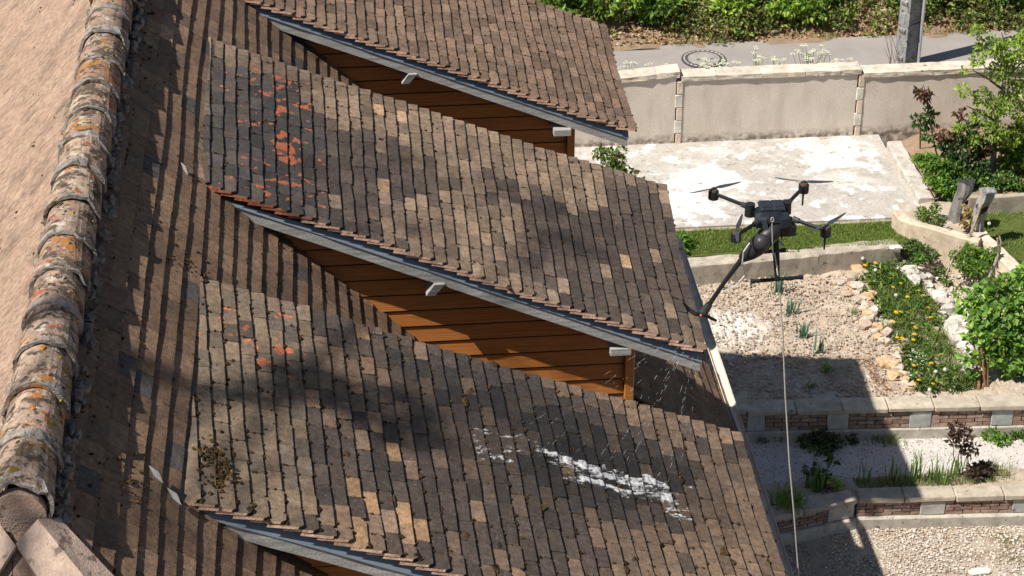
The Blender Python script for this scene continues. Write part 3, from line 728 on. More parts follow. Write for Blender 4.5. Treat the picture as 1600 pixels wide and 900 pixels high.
# ================================================================== WALLS
def line_wall(name, label, cat, p0, p1, ztop, zfoot, blocks, joints, depth, zb0, zb1, foot_proud=.03, wing=None):
    t = thing(name, label, cat)
    def seg(pa, pb, blocks, joints, isw):
        pa = np.array(pa); pb = np.array(pb); L = np.linalg.norm(pb - pa); d = (pb - pa) / L; nrm = np.array((d[1], -d[0])); rz = math.atan2(d[1], d[0])
        if nrm[1] > 0: nrm = -nrm
        def at(s, off, z): q = pa + d * s - nrm * off; return (q[0], q[1], z)
        mb = MB(); mb.box(at(L / 2, depth / 2 + .025, (zfoot + ztop - .07) / 2), (L, depth - .03, ztop - .07 - zfoot), rz, col=(.4, .36, .3)); mb.build('mortar_core', M['wall_mortar'], t)
        mb = MB(); mb.cbox(at(L / 2, depth / 2 - .01 - foot_proud / 2, (zfoot + zb0) / 2 - .02), (L - .002, depth + foot_proud, zb0 - zfoot + .035), rz, ch=.015, col=(.47, .43, .37)); mb.build('footing', M['cop'], t)
        bl = sorted(blocks); cur = 0
        rows = 4; rh = (zb1 - zb0) / rows
        segs = []
        for c, wd in bl: segs.append((cur, c - wd / 2)); cur = c + wd / 2
        segs.append((cur, L))
        for c, wd in bl:
            a = max(0, c - wd / 2); e = min(L, c + wd / 2)
            if e - a < .05: continue
            mb = MB(); mb.cbox(at((a + e) / 2, .02, (zb0 + zb1) / 2), (e - a - .012, .07, zb1 - zb0 - .008), rz, ch=.008, j=.004, col=np.array(R.choice([(.44, .44, .41), (.50, .48, .43), (.40, .41, .39)]))); mb.build('stone_block', M['cop'], t)
        for a, e in segs:
            if e - a < .06: continue
            for r in range(rows):
                s = a - (r % 2) * .105
                while s < e - .01:
                    s0, s1 = max(s, a), min(s + .205, e); s += .215
                    if s1 - s0 < .03: continue
                    mb = MB(); mb.box(at((s0 + s1) / 2, .022, zb0 + (r + .5) * rh), (s1 - s0 - .004, .06 + R.uniform(-.006, .008), rh - .011), rz + R.uniform(-.01, .01), .003, col=np.array(R.choice([(.30, .19, .145), (.34, .225, .175), (.26, .17, .135), (.37, .27, .215)])))
                    mb.build('brick', M['brick'], t)
        js = [0] + sorted(joints) + [L]
        for a, e in zip(js[:-1], js[1:]):
            mb = MB(); mb.cbox(at((a + e) / 2, depth / 2 - .03, ztop - .038 + R.uniform(-.004, .004)), (e - a - .008, depth + R.uniform(0, .02), .076), rz + R.uniform(-.006, .006), ch=.014, j=.006, col=np.array((.46, .40, .32)) * R.uniform(.9, 1.08)); mb.build('coping_stone', M['cop'], t)
    seg(p0, p1, blocks, joints, False)
    if wing: seg(*wing, True)
    seat(t, (p0[0], p0[1], zfoot)); return t
line_wall('retaining_wall', 'upper brick retaining wall with pale blocks in front of the dry soil bed', 'wall', (4.78, 21.03), (13.0, 20.60), .83, .30,
          [(.10, .26), (1.12, .28), (2.14, .28), (3.15, .28), (4.16, .28), (5.17, .28), (6.2, .28)], [.60, 1.17, 1.73, 2.30, 2.86, 3.45, 4.0, 4.6, 5.2, 6, 7], .26, .52, .755, .02, ((4.30, 21.42), (4.775, 21.03), [], [.3]))
line_wall('retaining_wall', 'lower brick retaining wall with an angled wing above the gravel yard', 'wall', (5.86, 19.67), (13.0, 19.28), .43, -.05,
          [(.90, .31), (2.0, .31), (3.05, .31), (4.1, .31)], [.55, .68 + .48, 1.74, 2.3, 2.9, 3.5, 4.2, 5, 6], .22, .16, .355, .05, ((4.2, 19.25), (5.855, 19.67), [(1.50, .36)], [.45, 1.0]))

# bed border, curbs
def rough_bar(name, mat, parent, pa, pb, width, z0, z1, col, seg=10, amp=.012, **kw):
    mb = MB(); pa = np.array(pa, float); pb = np.array(pb, float); d = (pb - pa) / np.linalg.norm(pb - pa); nr = np.array((d[1], -d[0])); V = []
    for i in range(seg + 1):
        q = pa + (pb - pa) * i / seg; c_ = .015
        for o, z in ((width / 2, z0), (width / 2, z1 - c_), (width / 2 - c_, z1), (-width / 2 + c_, z1), (-width / 2, z1 - c_), (-width / 2, z0)):
            V.append((q[0] + nr[0] * o, q[1] + nr[1] * o, z))
    V = np.array(V) + NR.uniform(-amp, amp, (len(V), 3)) * .6
    F = []
    for i in range(seg):
        for q in range(6): F.append([i * 6 + q, i * 6 + (q + 1) % 6, i * 6 + 6 + (q + 1) % 6, i * 6 + 6 + q])
    F += [list(range(6)), [seg * 6 + q for q in range(6)][::-1]]
    mb.add(V, F, col=col); return mb.build(name, mat, parent, **kw)
t = thing('bed_border', 'long grey concrete border between the soil bed and the grass strip', 'border')
for a, e in ((3.3, 5.2), (5.205, 6.35), (6.355, 7.5)): rough_bar('border_stone', M['cop'], t, (a, 24.10 + .098 * (a - 3.3)), (e, 24.10 + .098 * (e - 3.3)), .25, .70, 1.10 + R.uniform(-.01, .01), np.array((.40, .35, .285)) * R.uniform(.95, 1.05))
seat(t, (5, 24.3, .7))
rough_bar('slab_curb', M['cop'], None, (8.13, 25.42), (8.13, 27.25), .22, .9, 1.27, (.50, .46, .41), 12, .02, label='crumbling concrete curb along the right side of the slab', cat='curb')
rough_bar('bed_curb', M['cop'], None, (8.75, 25.46), (14, 25.3), .12, .9, 1.26, (.36, .31, .25), 12, .02, label='low curb between the lawn and the shrub bed', cat='curb')
t = thing('raised_bed_wall', 'curved beige rendered wall round the bed with two stumps', 'wall')
pl = [(7.60, 24.98), (7.63, 24.78), (7.74, 24.62), (7.95, 24.47), (8.2, 24.28), (8.50, 24.06)]
mb = MB(); V = []; F = []; N = len(pl)
for i, (x, y) in enumerate(pl):
    a = np.array(pl[max(i - 1, 0)]); e = np.array(pl[min(i + 1, N - 1)]); d = (e - a) / np.linalg.norm(e - a); nr = np.array((d[1], -d[0]))
    for o, z in ((.07, .7), (.07, 1.33), (.055, 1.345), (-.055, 1.345), (-.07, 1.33), (-.07, .7)): V.append((x - nr[0] * o + R.uniform(-.008, .008), y - nr[1] * o, z + R.uniform(-.01, .01)))
for i in range(N - 1):
    for q in range(6): F.append([i * 6 + q, i * 6 + (q + 1) % 6, i * 6 + 6 + (q + 1) % 6, i * 6 + 6 + q])
F += [list(range(6)), [(N - 1) * 6 + q for q in range(6)][::-1]]
mb.add(V, F, col=(.56, .46, .35)); mb.build('curved_wall', M['cop'], t)
rough_bar('straight_wall', M['cop'], t, (8.58, 24.38), (8.93, 22.75), .20, .7, 1.28, (.58, .50, .40), 10, .02)
seat(t, (8.1, 24.4, .8))

# back wall along the road
t = thing('garden_wall', 'long beige rendered wall with rough coping between garden and road', 'wall')
YW = 27.73
for x0, x1, zt0, zt1, zb_ in ((1.0, 4.93, 1.92, 2.24, .6), (5.03, 7.63, 2.16, 2.165, .6), (7.74, 16, 2.10, 2.13, .6)):
    mb = MB(); nx, nz = 60, 24; V = []
    for i in range(nx + 1):
        for j in range(nz + 1):
            x = x0 + (x1 - x0) * i / nx; zt = zt0 + (zt1 - zt0) * i / nx; V.append((x, YW, zb_ + (zt - zb_) * j / nz))
    V = np.array(V); V[:, 1] += .010 * (fbm(V * 3, 3) - .5)
    F = [[i * (nz + 1) + j, (i + 1) * (nz + 1) + j, (i + 1) * (nz + 1) + j + 1, i * (nz + 1) + j + 1] for i in range(nx) for j in range(nz)]
    o_ = len(V); bk = [(x0, YW + .24, zb_), (x1, YW + .24, zb_), (x1, YW + .24, zt1), (x0, YW + .24, zt0)]
    V = np.concatenate([V, np.array(bk)]); c00, c10, c11, c01 = 0, nx * (nz + 1), nx * (nz + 1) + nz, nz
    F += [[o_ + 1, o_, o_ + 3, o_ + 2], [c00, o_, o_ + 1, c10], [c10, o_ + 1, o_ + 2, c11], [c11, o_ + 2, o_ + 3, c01], [c01, o_ + 3, o_, c00]]
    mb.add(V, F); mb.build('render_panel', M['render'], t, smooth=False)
    x = x0 - .03
    while x < x1 + .02:
        e = min(x + R.uniform(.48, .66), x1 + .05); 
        if x1 - e < .2: e = x1 + .05
        f = ((x + e) / 2 - x0) / (x1 - x0); zt = zt0 + (zt1 - zt0) * f
        bm = bmesh.new(); bmesh.ops.create_cube(bm, size=1); bmesh.ops.subdivide_edges(bm, edges=bm.edges[:], cuts=4, use_grid_fill=True)
        bmesh.ops.scale(bm, vec=(e - x - .006, .29, .075), verts=bm.verts)
        P = np.array([v.co[:] for v in bm.verts]); off = NR.uniform(0, 50, 3); P += (np.stack([fbm(P * 18 + off + k_ * 9, 3) for k_ in range(3)], 1) - .5) * np.array((.010, .035, .022))
        P[:, 2] += P[:, 0] * (zt1 - zt0) / (x1 - x0); mb = MB(); mb.add(P + np.array(((x + e) / 2, YW + .118, zt + .035)), [[v.index for v in f_.verts] for f_ in bm.faces], col=np.array((.60, .52, .43)) * R.uniform(.92, 1.06)); bm.free()
        mb.build('coping_stone', M['cop'], t, smooth=False); x = e
for xc in (4.98, 7.685):
    for i in range(5):
        z0 = 1.10 + i * .21; wd = .11 if i % 2 else .085
        mb = MB(); mb.cbox((xc + (.0 if i % 2 else .012), YW + .04, z0 + .105), (wd, .11, .203), ch=.008, j=.004, col=((.62, .51, .42), (.62, .575, .50))[i % 2]); mb.build('quoin_stone', M['cop'], t)
    mb = MB(); mb.box((xc, YW + .13, 1.36), (.12, .16, 1.5), col=(.4, .33, .26)); mb.build('joint_pier', M['cop'], t)
seat(t, (7, YW + .1, 1.0))

# ================================================================== ROAD THINGS
t = thing('manhole_cover', 'round manhole cover with dark iron ring set in the road', 'manhole', (0, 0, 0))
cx_, cy_, cz = 5.61, 29.24, 1.806
mb = MB(); mb.cyl((cx_, cy_, cz), .345, .010, 40); mb.build('frame', M['iron'], t)
mb = MB(); mb.cyl((cx_, cy_, cz + .006), .245, .010, 40, col=(.32, .30, .28)); mb.build('lid', M['cop'], t)
mb0 = None
for i in range(26):
    a = i / 26 * 6.283; mb = MB(); mb.box((cx_ + .30 * math.cos(a), cy_ + .30 * math.sin(a), cz + .012), (.052, .026, .008), a + 1.571, col=(.42, .40, .37)); mb.build('rib', M['cop'], t)
for i in range(2):
    mb = MB(); mb.box((cx_ + (-.09, .12)[i], cy_ - .03, cz + .017), (.05, .03, .006)); mb.build('lifting_slot', M['iron'], t)
seat(t, (cx_, cy_, 1.8))
t = thing('utility_pole', 'square grey concrete utility pole behind the garden wall', 'pole')
mb = MB(); px, py = 8.63, 28.72; ang = math.radians(28)
def rot(u, v): return (px + u * math.cos(ang) - v * math.sin(ang), py + u * math.sin(ang) + v * math.cos(ang))
V = [(*rot(u, v), 1.7) for u, v in ((-.13, -.115), (.13, -.115), (.13, .115), (-.13, .115))] + [(*rot(u, v), 9.5) for u, v in ((-.09, -.08), (.09, -.08), (.09, .08), (-.09, .08))]
mb.obox(V); mb.build('shaft', M['pole'], t)
for i in range(16):
    z = 1.95 + i * .45; f = 1 - (z - 1.7) / 7.8 * .3
    mb = MB(); u = -.13 * f - .006
    V = [(*rot(uu, vv), zz) for uu, vv, zz in ((u - .02, -.06, z), (u + .01, -.06, z - .06), (u + .01, .06, z - .06), (u - .02, .06, z), (u - .02, -.06, z + .035), (u + .01, -.06, z + .05), (u + .01, .06, z + .05), (u - .02, .06, z + .035))]
    mb.obox(V); mb.build('step', M['pole'], t)
    mb = MB(); zz = z + .12; V = [(*rot(uu, -.115 * f - .012), z_) for uu, z_ in ((-.125 * f, zz), (.125 * f, zz), (.125 * f, zz + .02), (-.125 * f, zz + .02))]; V += [(*rot(uu, -.115 * f + .01), z_) for uu, z_ in ((-.125 * f, zz), (.125 * f, zz), (.125 * f, zz + .02), (-.125 * f, zz + .02))]
    if i % 2: mb.add(V, [[0, 1, 2, 3], [4, 7, 6, 5], [0, 4, 5, 1], [2, 6, 7, 3], [1, 5, 6, 2], [0, 3, 7, 4]]); mb.build('strap', M['iron'], t)
mb = MB(); mb.tube([(px + .175, py - .06, 1.7), (px + .155, py - .05, 9.3)], .026, 10); mb.build('conduit', M['steel'], t)
seat(t, (px, py, 1.7))

def cow_parsley(x, y, z, n, spread, h, label):
    t = thing('cow_parsley', label, 'wildflower', group='white umbels behind the wall')
    mb = MB(); fl = MB(); lf = MB()
    for i in range(n):
        dx, dy = R.gauss(0, spread), R.gauss(0, .07); hh = h * R.uniform(.7, 1.15); top = (x + dx, y + dy, z + hh)
        mb.tube([(x + dx * .3, y, z), (x + dx * .7, y + dy * .6, z + hh * .55), top], [.004, .003, .002], 4, col=(.16, .2, .06))
        m = R.randint(5, 9)
        for q in range(m):
            a = q / m * 6.283; r = R.uniform(.012, .042)
            c = np.array(top) + np.array((r * math.cos(a), r * math.sin(a), R.uniform(.0, .014)))
            fl.lumps([c + NR.normal(0, .004, 3) for _ in range(2)], [[.011, .011, .005]] * 2, [(.72, .73, .62)] * 2, .3)
    k = 60; P = np.stack([NR.normal(x, spread, k), NR.normal(y, .08, k), z + NR.uniform(0, h * .6, k)], 1)
    lf.leaves(P, NR.normal(0, 1, (k, 3)), NR.normal(0, .5, (k, 3)) + (0, 0, 1), NR.uniform(.03, .08, k), pick([(.12, .2, .04), (.2, .26, .07)], k), .35)
    mb.build('stems', M['leaf'], t, kind='stuff'); fl.build('flowers', M['petal'], t, kind='stuff'); lf.build('leaves', M['leaf'], t, kind='stuff'); seat(t, (x, y, z))
for x, n, sp, h, lb in ((4.35, 12, .14, .44, 'loose white cow parsley beside the farthest dormer eave'), (4.75, 9, .12, .40, 'white cow parsley left of the manhole cover'), (5.62, 26, .20, .42, 'dense white cow parsley in front of the manhole cover'),
                        (6.18, 9, .07, .55, 'tall sparse cow parsley just right of the manhole'), (6.50, 9, .09, .45, 'short cow parsley between the tall one and the thick one'), (7.02, 26, .13, .56, 'thick cow parsley cluster midway to the utility pole'), (7.38, 6, .10, .48, 'few white umbels nearest the utility pole')):
    cow_parsley(x, 28.12, 1.80, n, sp, h, lb)
mb = MB()
for q in range(7):
    x = 8.35 + R.uniform(-.08, .08); mb.tube([(x, 28.4, 1.8), (x + R.uniform(-.08, .05), 28.4, 2.05), (x + R.uniform(-.15, .08), 28.42, 2.25 + R.uniform(0, .25))], [.006, .004, .002], 4, col=(.14, .085, .06))
mb.build('dry_twigs', M['bark'], label='bare brown twigs standing left of the utility pole', cat='twigs', kind='stuff')

# ================================================================== PLANTS
GREEN = [(.10, .20, .03), (.14, .26, .04), (.07, .14, .025), (.18, .30, .05)]
DARKG = [(.045, .095, .022), (.06, .12, .03), (.035, .07, .02), (.09, .15, .04)]
LIME = [(.24, .36, .05), (.30, .42, .07), (.18, .29, .04), (.34, .42, .10)]
RED = [(.13, .04, .035), (.18, .05, .045), (.09, .04, .03), (.10, .09, .03)]
def cloud(mb, cs, n, sz, cols, flat=.6, wid=.6, up=.8):
    # leaf clumps: cs = list of (x, y, z, radius)
    cs = np.array(cs); wts = cs[:, 3] ** 2; i = NR.choice(len(cs), n, p=wts / wts.sum()); c = cs[i]
    d = NR.normal(0, 1, (n, 3)); d /= np.linalg.norm(d, axis=1, keepdims=True); r = c[:, 3] * NR.uniform(.35, 1.05, n) ** .7
    sub = NR.normal(0, .10, (n, 3)) * c[:, 3:4]
    P = c[:, :3] + d * r[:, None] * np.array((1, 1, flat)) + sub
    D = d * .7 + NR.normal(0, .6, (n, 3)); U = NR.normal(0, .45, (n, 3)) + np.array((0, 0, up)) + d * .35
    tone = (0.75 + .5 * NR.random(len(cs)))[i][:, None]
    mb.leaves(P, D, U, NR.uniform(.45, 1.4, n) * sz, np.clip(pick(cols, n, .3) * tone, 0, 1), wid)
def spread(c, rad, k, r0, r1):
    out = []
    for q in range(k):
        d = NR.normal(0, 1, 3); d /= np.linalg.norm(d); s = R.uniform(.3, .95); out.append((c[0] + d[0] * rad[0] * s, c[1] + d[1] * rad[1] * s, c[2] + d[2] * rad[2] * s, R.uniform(r0, r1)))
    return out
def shrub(name, label, cat, base, cs, n, sz, cols, group=None, wid=.6, stems=5, stemc=(.14, .09, .06), stem_r=.012, extra=None, flat=.7):
    t = thing(name, label, cat, group=group); mb = MB(); cloud(mb, cs, n, sz, cols, flat, wid); mb.build('leaves', M['leaf'], t, kind='stuff')
    idx = [R.randrange(len(cs)) for _ in range(stems)]
    for i in idx:
        c = cs[i]; b0 = (base[0] + R.gauss(0, .05), base[1] + R.gauss(0, .04), base[2] - .03); m = tuple((b0[j] * .5 + c[j] * .5) + R.gauss(0, .03) for j in range(3))
        mb = MB(); mb.tube([b0, m, c[:3]], [stem_r, stem_r * .8, stem_r * .4], 6, col=stemc); mb.build('stem', M['bark'], t)
    if extra: extra(t)
    seat(t, base); return t

# bank beyond the road
b = MB(); cs = []
for q in range(340):
    x = R.uniform(1, 15); y = 30.02 + abs(R.gauss(0, .8)) + .12 * math.sin(x * 2.9); cs.append((x, y, float(zbank(x, y)) + R.uniform(.02, .28), R.uniform(.10, .30)))
cloud(b, cs, 27000, .078, [(.13, .2, .045), (.17, .24, .06), (.09, .14, .035), (.24, .32, .07), (.27, .24, .10), (.19, .15, .07), (.30, .38, .09)], .8, .6)
for q in range(160):
    x = R.uniform(2, 12); y = 30.0 + abs(R.gauss(0, .8)); z = float(zbank(x, y)); b.tube([(x, y, z), (x + R.gauss(0, .12), y + R.gauss(0, .1), z + .25), (x + R.gauss(0, .3), y + R.gauss(0, .2), z + R.uniform(.25, .7))], [.008, .006, .003], 4, False, col=(.17, .12, .08))
b.build('undergrowth', M['leaf'], kind='stuff', label='mixed green undergrowth covering the bank beyond the road', cat='undergrowth')
for px_, py_, w_, h_, cols, lb in ((3.6, 30.4, .7, .5, GREEN, 'leafy green bush over the bank nearest the roofs'), (4.9, 30.5, .6, .42, GREEN + DARKG, 'green bush on the bank behind the leftmost cow parsley'), (6.15, 30.5, .45, .55, LIME, 'yellow green bush on the bank behind the manhole'),
                              (7.1, 30.4, .55, .42, GREEN + LIME, 'mid green bush left of the dark trunk on the bank'), (7.75, 30.7, .4, .5, GREEN, 'bright green bush touching the dark trunk'), (9.35, 30.5, .55, .45, DARKG + GREEN, 'dark green bush on the bank right of the pole'),
                              (10.6, 30.7, .7, .5, GREEN + DARKG, 'wide green bush at the right end of the bank')):
    shrub('bush', lb, 'bush', (px_, py_, float(zbank(px_, py_))), spread((px_, py_, float(zbank(px_, py_)) + h_ * .6), (w_, .5, h_ * .8), 14, .10, .24), 2000, .09, cols + LIME[:2], 'bushes on the bank', stems=4)
t = thing('tree', 'dark tree trunk rising from the bank between bushes', 'tree')
mb = MB(); mb.tube([(8.25, 31.2, 2.2), (8.27, 31.25, 3.2), (8.22, 31.3, 5.2), (8.3, 31.3, 7.5)], [.17, .13, .11, .05], 12, col=(.10, .075, .055)); mb.build('trunk', M['bark'], t)
mb = MB(); cloud(mb, spread((8.3, 31.3, 7.6), (1.5, 1.5, 1.3), 18, .3, .5), 2500, .09, GREEN); mb.build('crown', M['leaf'], t, kind='stuff'); seat(t, (8.25, 31.2, 2.2))

# right-hand shrub bed
t = thing('tree', 'young lime green tree with a pale thin trunk in the shrub bed', 'tree')
mb = MB(); mb.tube([(9.34, 26.30, 1.11), (9.33, 26.30, 1.53), (9.31, 26.30, 1.99), (9.35, 26.30, 2.48), (9.38, 26.35, 2.90), (9.22, 26.30, 3.37)], [.045, .04, .035, .028, .02, .008], 10, col=(.30, .27, .22)); mb.build('trunk', M['bark'], t)
for a, e in (((9.31, 26.30, 1.99), (9.64, 26.50, 2.48)), ((9.35, 26.30, 2.48), (8.84, 26.20, 2.85)), ((9.38, 26.35, 2.90), (8.87, 26.20, 3.38)), ((9.31, 26.30, 1.99), (8.74, 26.00, 2.40)), ((9.35, 26.30, 2.63), (9.83, 26.60, 2.92))):
    mb = MB(); m = [(a[j] + e[j]) / 2 + R.gauss(0, .03) for j in range(3)]; mb.tube([a, m, e], [.02, .014, .006], 7, col=(.16, .11, .08)); mb.build('limb', M['bark'], t)
cs = [(*(8.85, 26.20, 3.44), .10), (*(9.03, 26.20, 3.21), .17), (*(9.35, 26.30, 3.07), .20), (*(9.59, 26.40, 2.82), .18), (*(9.21, 26.20, 2.81), .16), (*(8.86, 26.10, 3.03), .10), (*(9.51, 26.30, 2.48), .18), (*(9.02, 26.20, 2.44), .14), (*(8.73, 26.20, 2.83), .05), (*(8.72, 26.10, 2.58), .09),
      (*(9.24, 26.10, 2.33), .17), (*(9.65, 26.30, 2.12), .17), (*(8.98, 26.10, 2.15), .13), (*(9.20, 26.00, 1.98), .17), (*(9.52, 26.20, 1.77), .15), (*(9.72, 26.50, 3.16), .2), (*(9.95, 26.50, 2.46), .25), (*(8.69, 26.00, 2.06), .08), (*(8.89, 26.00, 1.85), .10)]
mb = MB(); cloud(mb, cs, 4600, .062, LIME, .8, .55); mb.build('crown', M['leaf'], t, kind='stuff'); seat(t, (9.34, 26.30, 1.11))

t = thing('rose', 'tall rose with dark red young leaves against the back wall', 'rose bush')
for pts in (((8.65, 26.20, 1.05), (8.47, 26.30, 1.57), (8.36, 26.40, 2.03), (8.22, 26.40, 2.57)), ((8.73, 26.10, 1.09), (8.79, 26.20, 1.60), (8.78, 26.30, 2.11)), ((8.68, 26.10, 1.10), (8.53, 26.10, 1.61), (8.46, 26.20, 1.92)), ((8.88, 26.00, 1.14), (9.04, 26.10, 1.59), (9.18, 26.20, 1.89))):
    mb = MB(); mb.tube(pts, [.012] * (len(pts) - 1) + [.004], 6, col=(.10, .11, .05)); mb.build('stem', M['bark'], t)
mb = MB(); cloud(mb, [(*(8.24, 26.40, 2.39), .09), (*(8.17, 26.40, 2.47), .05), (*(8.48, 26.20, 1.89), .07), (*(8.78, 26.30, 2.13), .07), (*(8.62, 26.20, 1.81), .08), (*(9.07, 26.10, 1.63), .10), (*(8.30, 26.40, 2.38), .05)], 300, .085, RED, .9, .55); mb.build('young_leaves', M['leaf'], t, kind='stuff', label='dark red young rose leaves')
mb = MB(); cloud(mb, [(*(8.19, 26.40, 1.99), .09), (*(8.35, 26.40, 2.06), .10), (*(8.33, 26.30, 1.81), .09), (*(8.59, 26.20, 1.71), .14), (*(8.76, 26.10, 1.65), .2), (*(8.85, 26.20, 1.90), .16), (*(8.58, 26.10, 1.46), .16), (*(8.94, 26.00, 1.44), .2), (*(8.77, 26.00, 1.30), .18), (*(9.16, 26.20, 1.69), .15)], 1500, .085, DARKG + [(.08, .17, .04)], .9, .6); mb.build('leaves', M['leaf'], t, kind='stuff'); seat(t, (8.68, 26.10, 1.07))
shrub('low_shrub', 'low bright green shrub at the corner of the slab curb', 'shrub', (8.43, 26.42, 1.15), [(*(8.12, 25.90, 1.65), .09), (*(8.24, 25.80, 1.63), .15), (*(8.32, 25.70, 1.47), .16), (*(8.42, 25.60, 1.37), .15), (*(8.54, 25.90, 1.49), .15)], 2200, .055, GREEN + [(.16, .3, .04)], 'shrubs in the shrub bed')
shrub('low_shrub', 'mid green shrub spreading below the young tree trunk', 'shrub', (8.99, 26.07, 1.20), [(*(8.75, 25.80, 1.35), .16), (*(9.02, 25.90, 1.34), .15), (*(8.55, 25.55, 1.28), .12), (*(9.10, 25.70, 1.28), .13), (*(9.36, 25.80, 1.30), .14), (*(9.57, 25.70, 1.26), .12)], 2400, .055, GREEN + DARKG, 'shrubs in the shrub bed')
shrub('low_shrub', 'large leaved yellow green shrub right of the young tree trunk', 'shrub', (9.73, 26.36, 1.20), [(*(9.60, 26.40, 1.57), .16), (*(9.76, 26.30, 1.46), .2), (*(9.53, 26.20, 1.33), .14), (*(9.82, 26.20, 1.19), .18), (*(9.69, 26.40, 1.77), .12), (*(9.94, 26.40, 1.50), .2)], 1500, .095, LIME + GREEN, 'shrubs in the shrub bed', wid=.7)
mb = MB(); mb.tube([(8.58, 27.37, 1.00), (8.41, 27.00, 1.79)], .012, 8); mb.build('iron_rod', M['rust'], label='thin rusty iron rod upright at the wall foot', cat='rod')

def stump(label, pts, rad, lean):
    t = thing('stump', label, 'stump'); mb = MB(); seg = 16; V = []; F = []; off = NR.uniform(0, 40, 3)
    for i, (p, r) in enumerate(zip(pts, rad)):
        for q in range(seg):
            a = q / seg * 6.283; k = 1 + .22 * math.sin(a * 3 + off[0]) + .14 * math.sin(a * 7 + off[1]) + R.uniform(-.05, .05)
            V.append((p[0] + r * k * math.cos(a), p[1] + r * k * math.sin(a), p[2] + (R.uniform(-.02, .018) if i == len(pts) - 1 else 0)))
    for i in range(len(pts) - 1):
        for q in range(seg): F.append([i * seg + q, i * seg + (q + 1) % seg, (i + 1) * seg + (q + 1) % seg, (i + 1) * seg + q])
    mb.add(V, F, col=(.34, .32, .295) if 'pale' in label else (.22, .21, .2)); mb.build('trunk', M['dead'], t)
    mb = MB(); V = V[-seg:]; c = np.mean(V, 0) - (0, 0, .03); mb.add(list(V) + [tuple(c)], [[q, (q + 1) % seg, seg] for q in range(seg)], col=(.25, .24, .23) if 'pale' in label else (.05, .05, .055)); mb.build('cut_top', M['dead'], t); seat(t, pts[0])
stump('darker weathered stump, left one of the two in the raised bed', [(8.39, 24.90, 1.11), (8.40, 24.90, 1.28), (8.44, 24.90, 1.51), (8.50, 24.90, 1.64), (8.51, 24.90, 1.78)], [.105, .08, .075, .10, .115], 0)
stump('pale grey split stump, right one of the two in the raised bed', [(8.58, 24.50, 1.22), (8.58, 24.50, 1.42), (8.62, 24.50, 1.61), (8.66, 24.50, 1.77), (8.67, 24.50, 1.85)], [.09, .075, .075, .09, .10], 0)
mb = MB(); mb.tube([(7.93, 23.60, 1.08), (8.07, 23.80, 1.24), (8.34, 24.10, 1.29), (8.44, 24.20, 1.49), (8.54, 24.30, 1.76)], [.012, .016, .018, .020, .016], 8, col=(.33, .27, .21)); mb.build('branch', M['dead'], label='curved dead branch leaning on the pale split stump', cat='branch')
mb = MB(); mb.tube([(8.27, 23.00, 1.26), (8.38, 23.10, 1.44), (8.47, 23.20, 1.62), (8.42, 23.20, 1.84)], [.018, .02, .018, .014], 8, col=(.30, .25, .2)); mb.tube([(8.47, 23.20, 1.62), (8.48, 23.20, 1.76), (8.46, 23.25, 1.85)], [.015, .013, .010], 8, col=(.30, .25, .2)); mb.build('branch', M['dead'], label='forked dead stick against the straight raised bed wall', cat='branch')
shrub('bedding_plant', 'yellow leaved plant between the two stumps', 'plant', (8.49, 24.60, 1.29), [(*(8.49, 24.60, 1.44), .06), (*(8.47, 24.70, 1.48), .05), (*(8.39, 24.50, 1.33), .05), (*(8.48, 24.50, 1.34), .06)], 130, .06, [(.42, .34, .05), (.3, .12, .05), (.2, .24, .05)], stems=2, stem_r=.005)
shrub('bedding_plant', 'small green plant at the left tip of the raised bed', 'plant', (8.04, 25.14, 1.22), [(*(7.93, 24.95, 1.31), .09), (*(8.03, 24.80, 1.32), .10), (*(8.11, 24.90, 1.40), .07), (*(8.10, 24.60, 1.36), .07)], 520, .045, GREEN + [(.2, .2, .06)], stems=3, stem_r=.005)
shrub('bedding_plant', 'green plant in front of the curved bed wall', 'plant', (7.85, 24.64, 0.85), [(*(7.68, 24.40, 1.09), .11), (*(7.75, 24.20, 1.13), .12), (*(7.86, 24.10, 1.12), .09), (*(7.66, 24.00, 1.12), .09)], 700, .05, DARKG + GREEN, stems=4, stem_r=.005)
shrub('bedding_plant', 'bushy green plant before the straight bed wall', 'plant', (8.51, 24.13, 0.85), [(*(8.32, 23.90, 1.24), .13), (*(8.47, 23.80, 1.19), .13), (*(8.18, 23.70, 1.19), .12), (*(8.33, 23.60, 1.16), .12), (*(8.15, 23.90, 1.20), .08), (*(8.55, 23.70, 1.34), .09)], 1300, .055, GREEN + LIME[:1], stems=4, stem_r=.006)
shrub('bedding_plant', 'little green weed among the white stones and pebbles', 'plant', (8.07, 24.12, 0.83), [(*(8.00, 24.05, 0.87), .07), (*(8.02, 23.79, 0.87), .06)], 160, .045, GREEN, stems=1, stem_r=.004)

# big rose shrub by the upper retaining wall
cs = [(*(7.86, 22.00, 1.63), .17), (*(8.16, 22.20, 1.64), .19), (*(8.44, 22.30, 1.61), .2), (*(7.90, 21.80, 1.47), .2), (*(8.17, 21.80, 1.55), .22), (*(8.46, 21.90, 1.47), .22), (*(7.73, 21.60, 1.37), .13), (*(8.02, 21.60, 1.30), .2), (*(8.27, 21.60, 1.29), .2), (*(7.61, 21.40, 1.17), .10), (*(8.19, 21.50, 1.03), .18), (*(7.66, 22.00, 1.55), .08), (*(7.89, 21.50, 1.09), .12), (*(8.47, 21.60, 1.00), .2), (*(7.67, 21.35, 0.92), .06), (*(8.70, 22.60, 1.61), .2), (*(7.68, 22.30, 1.61), .06)]
t = thing('rose', 'big broad leaved rose bush with brown stems above the upper brick wall', 'rose bush')
mb = MB(); cloud(mb, cs, 3000, .088, [(.13, .26, .045), (.17, .32, .06), (.10, .20, .04), (.24, .38, .06)], .85, .78); mb.build('leaves', M['leaf'], t, kind='stuff')
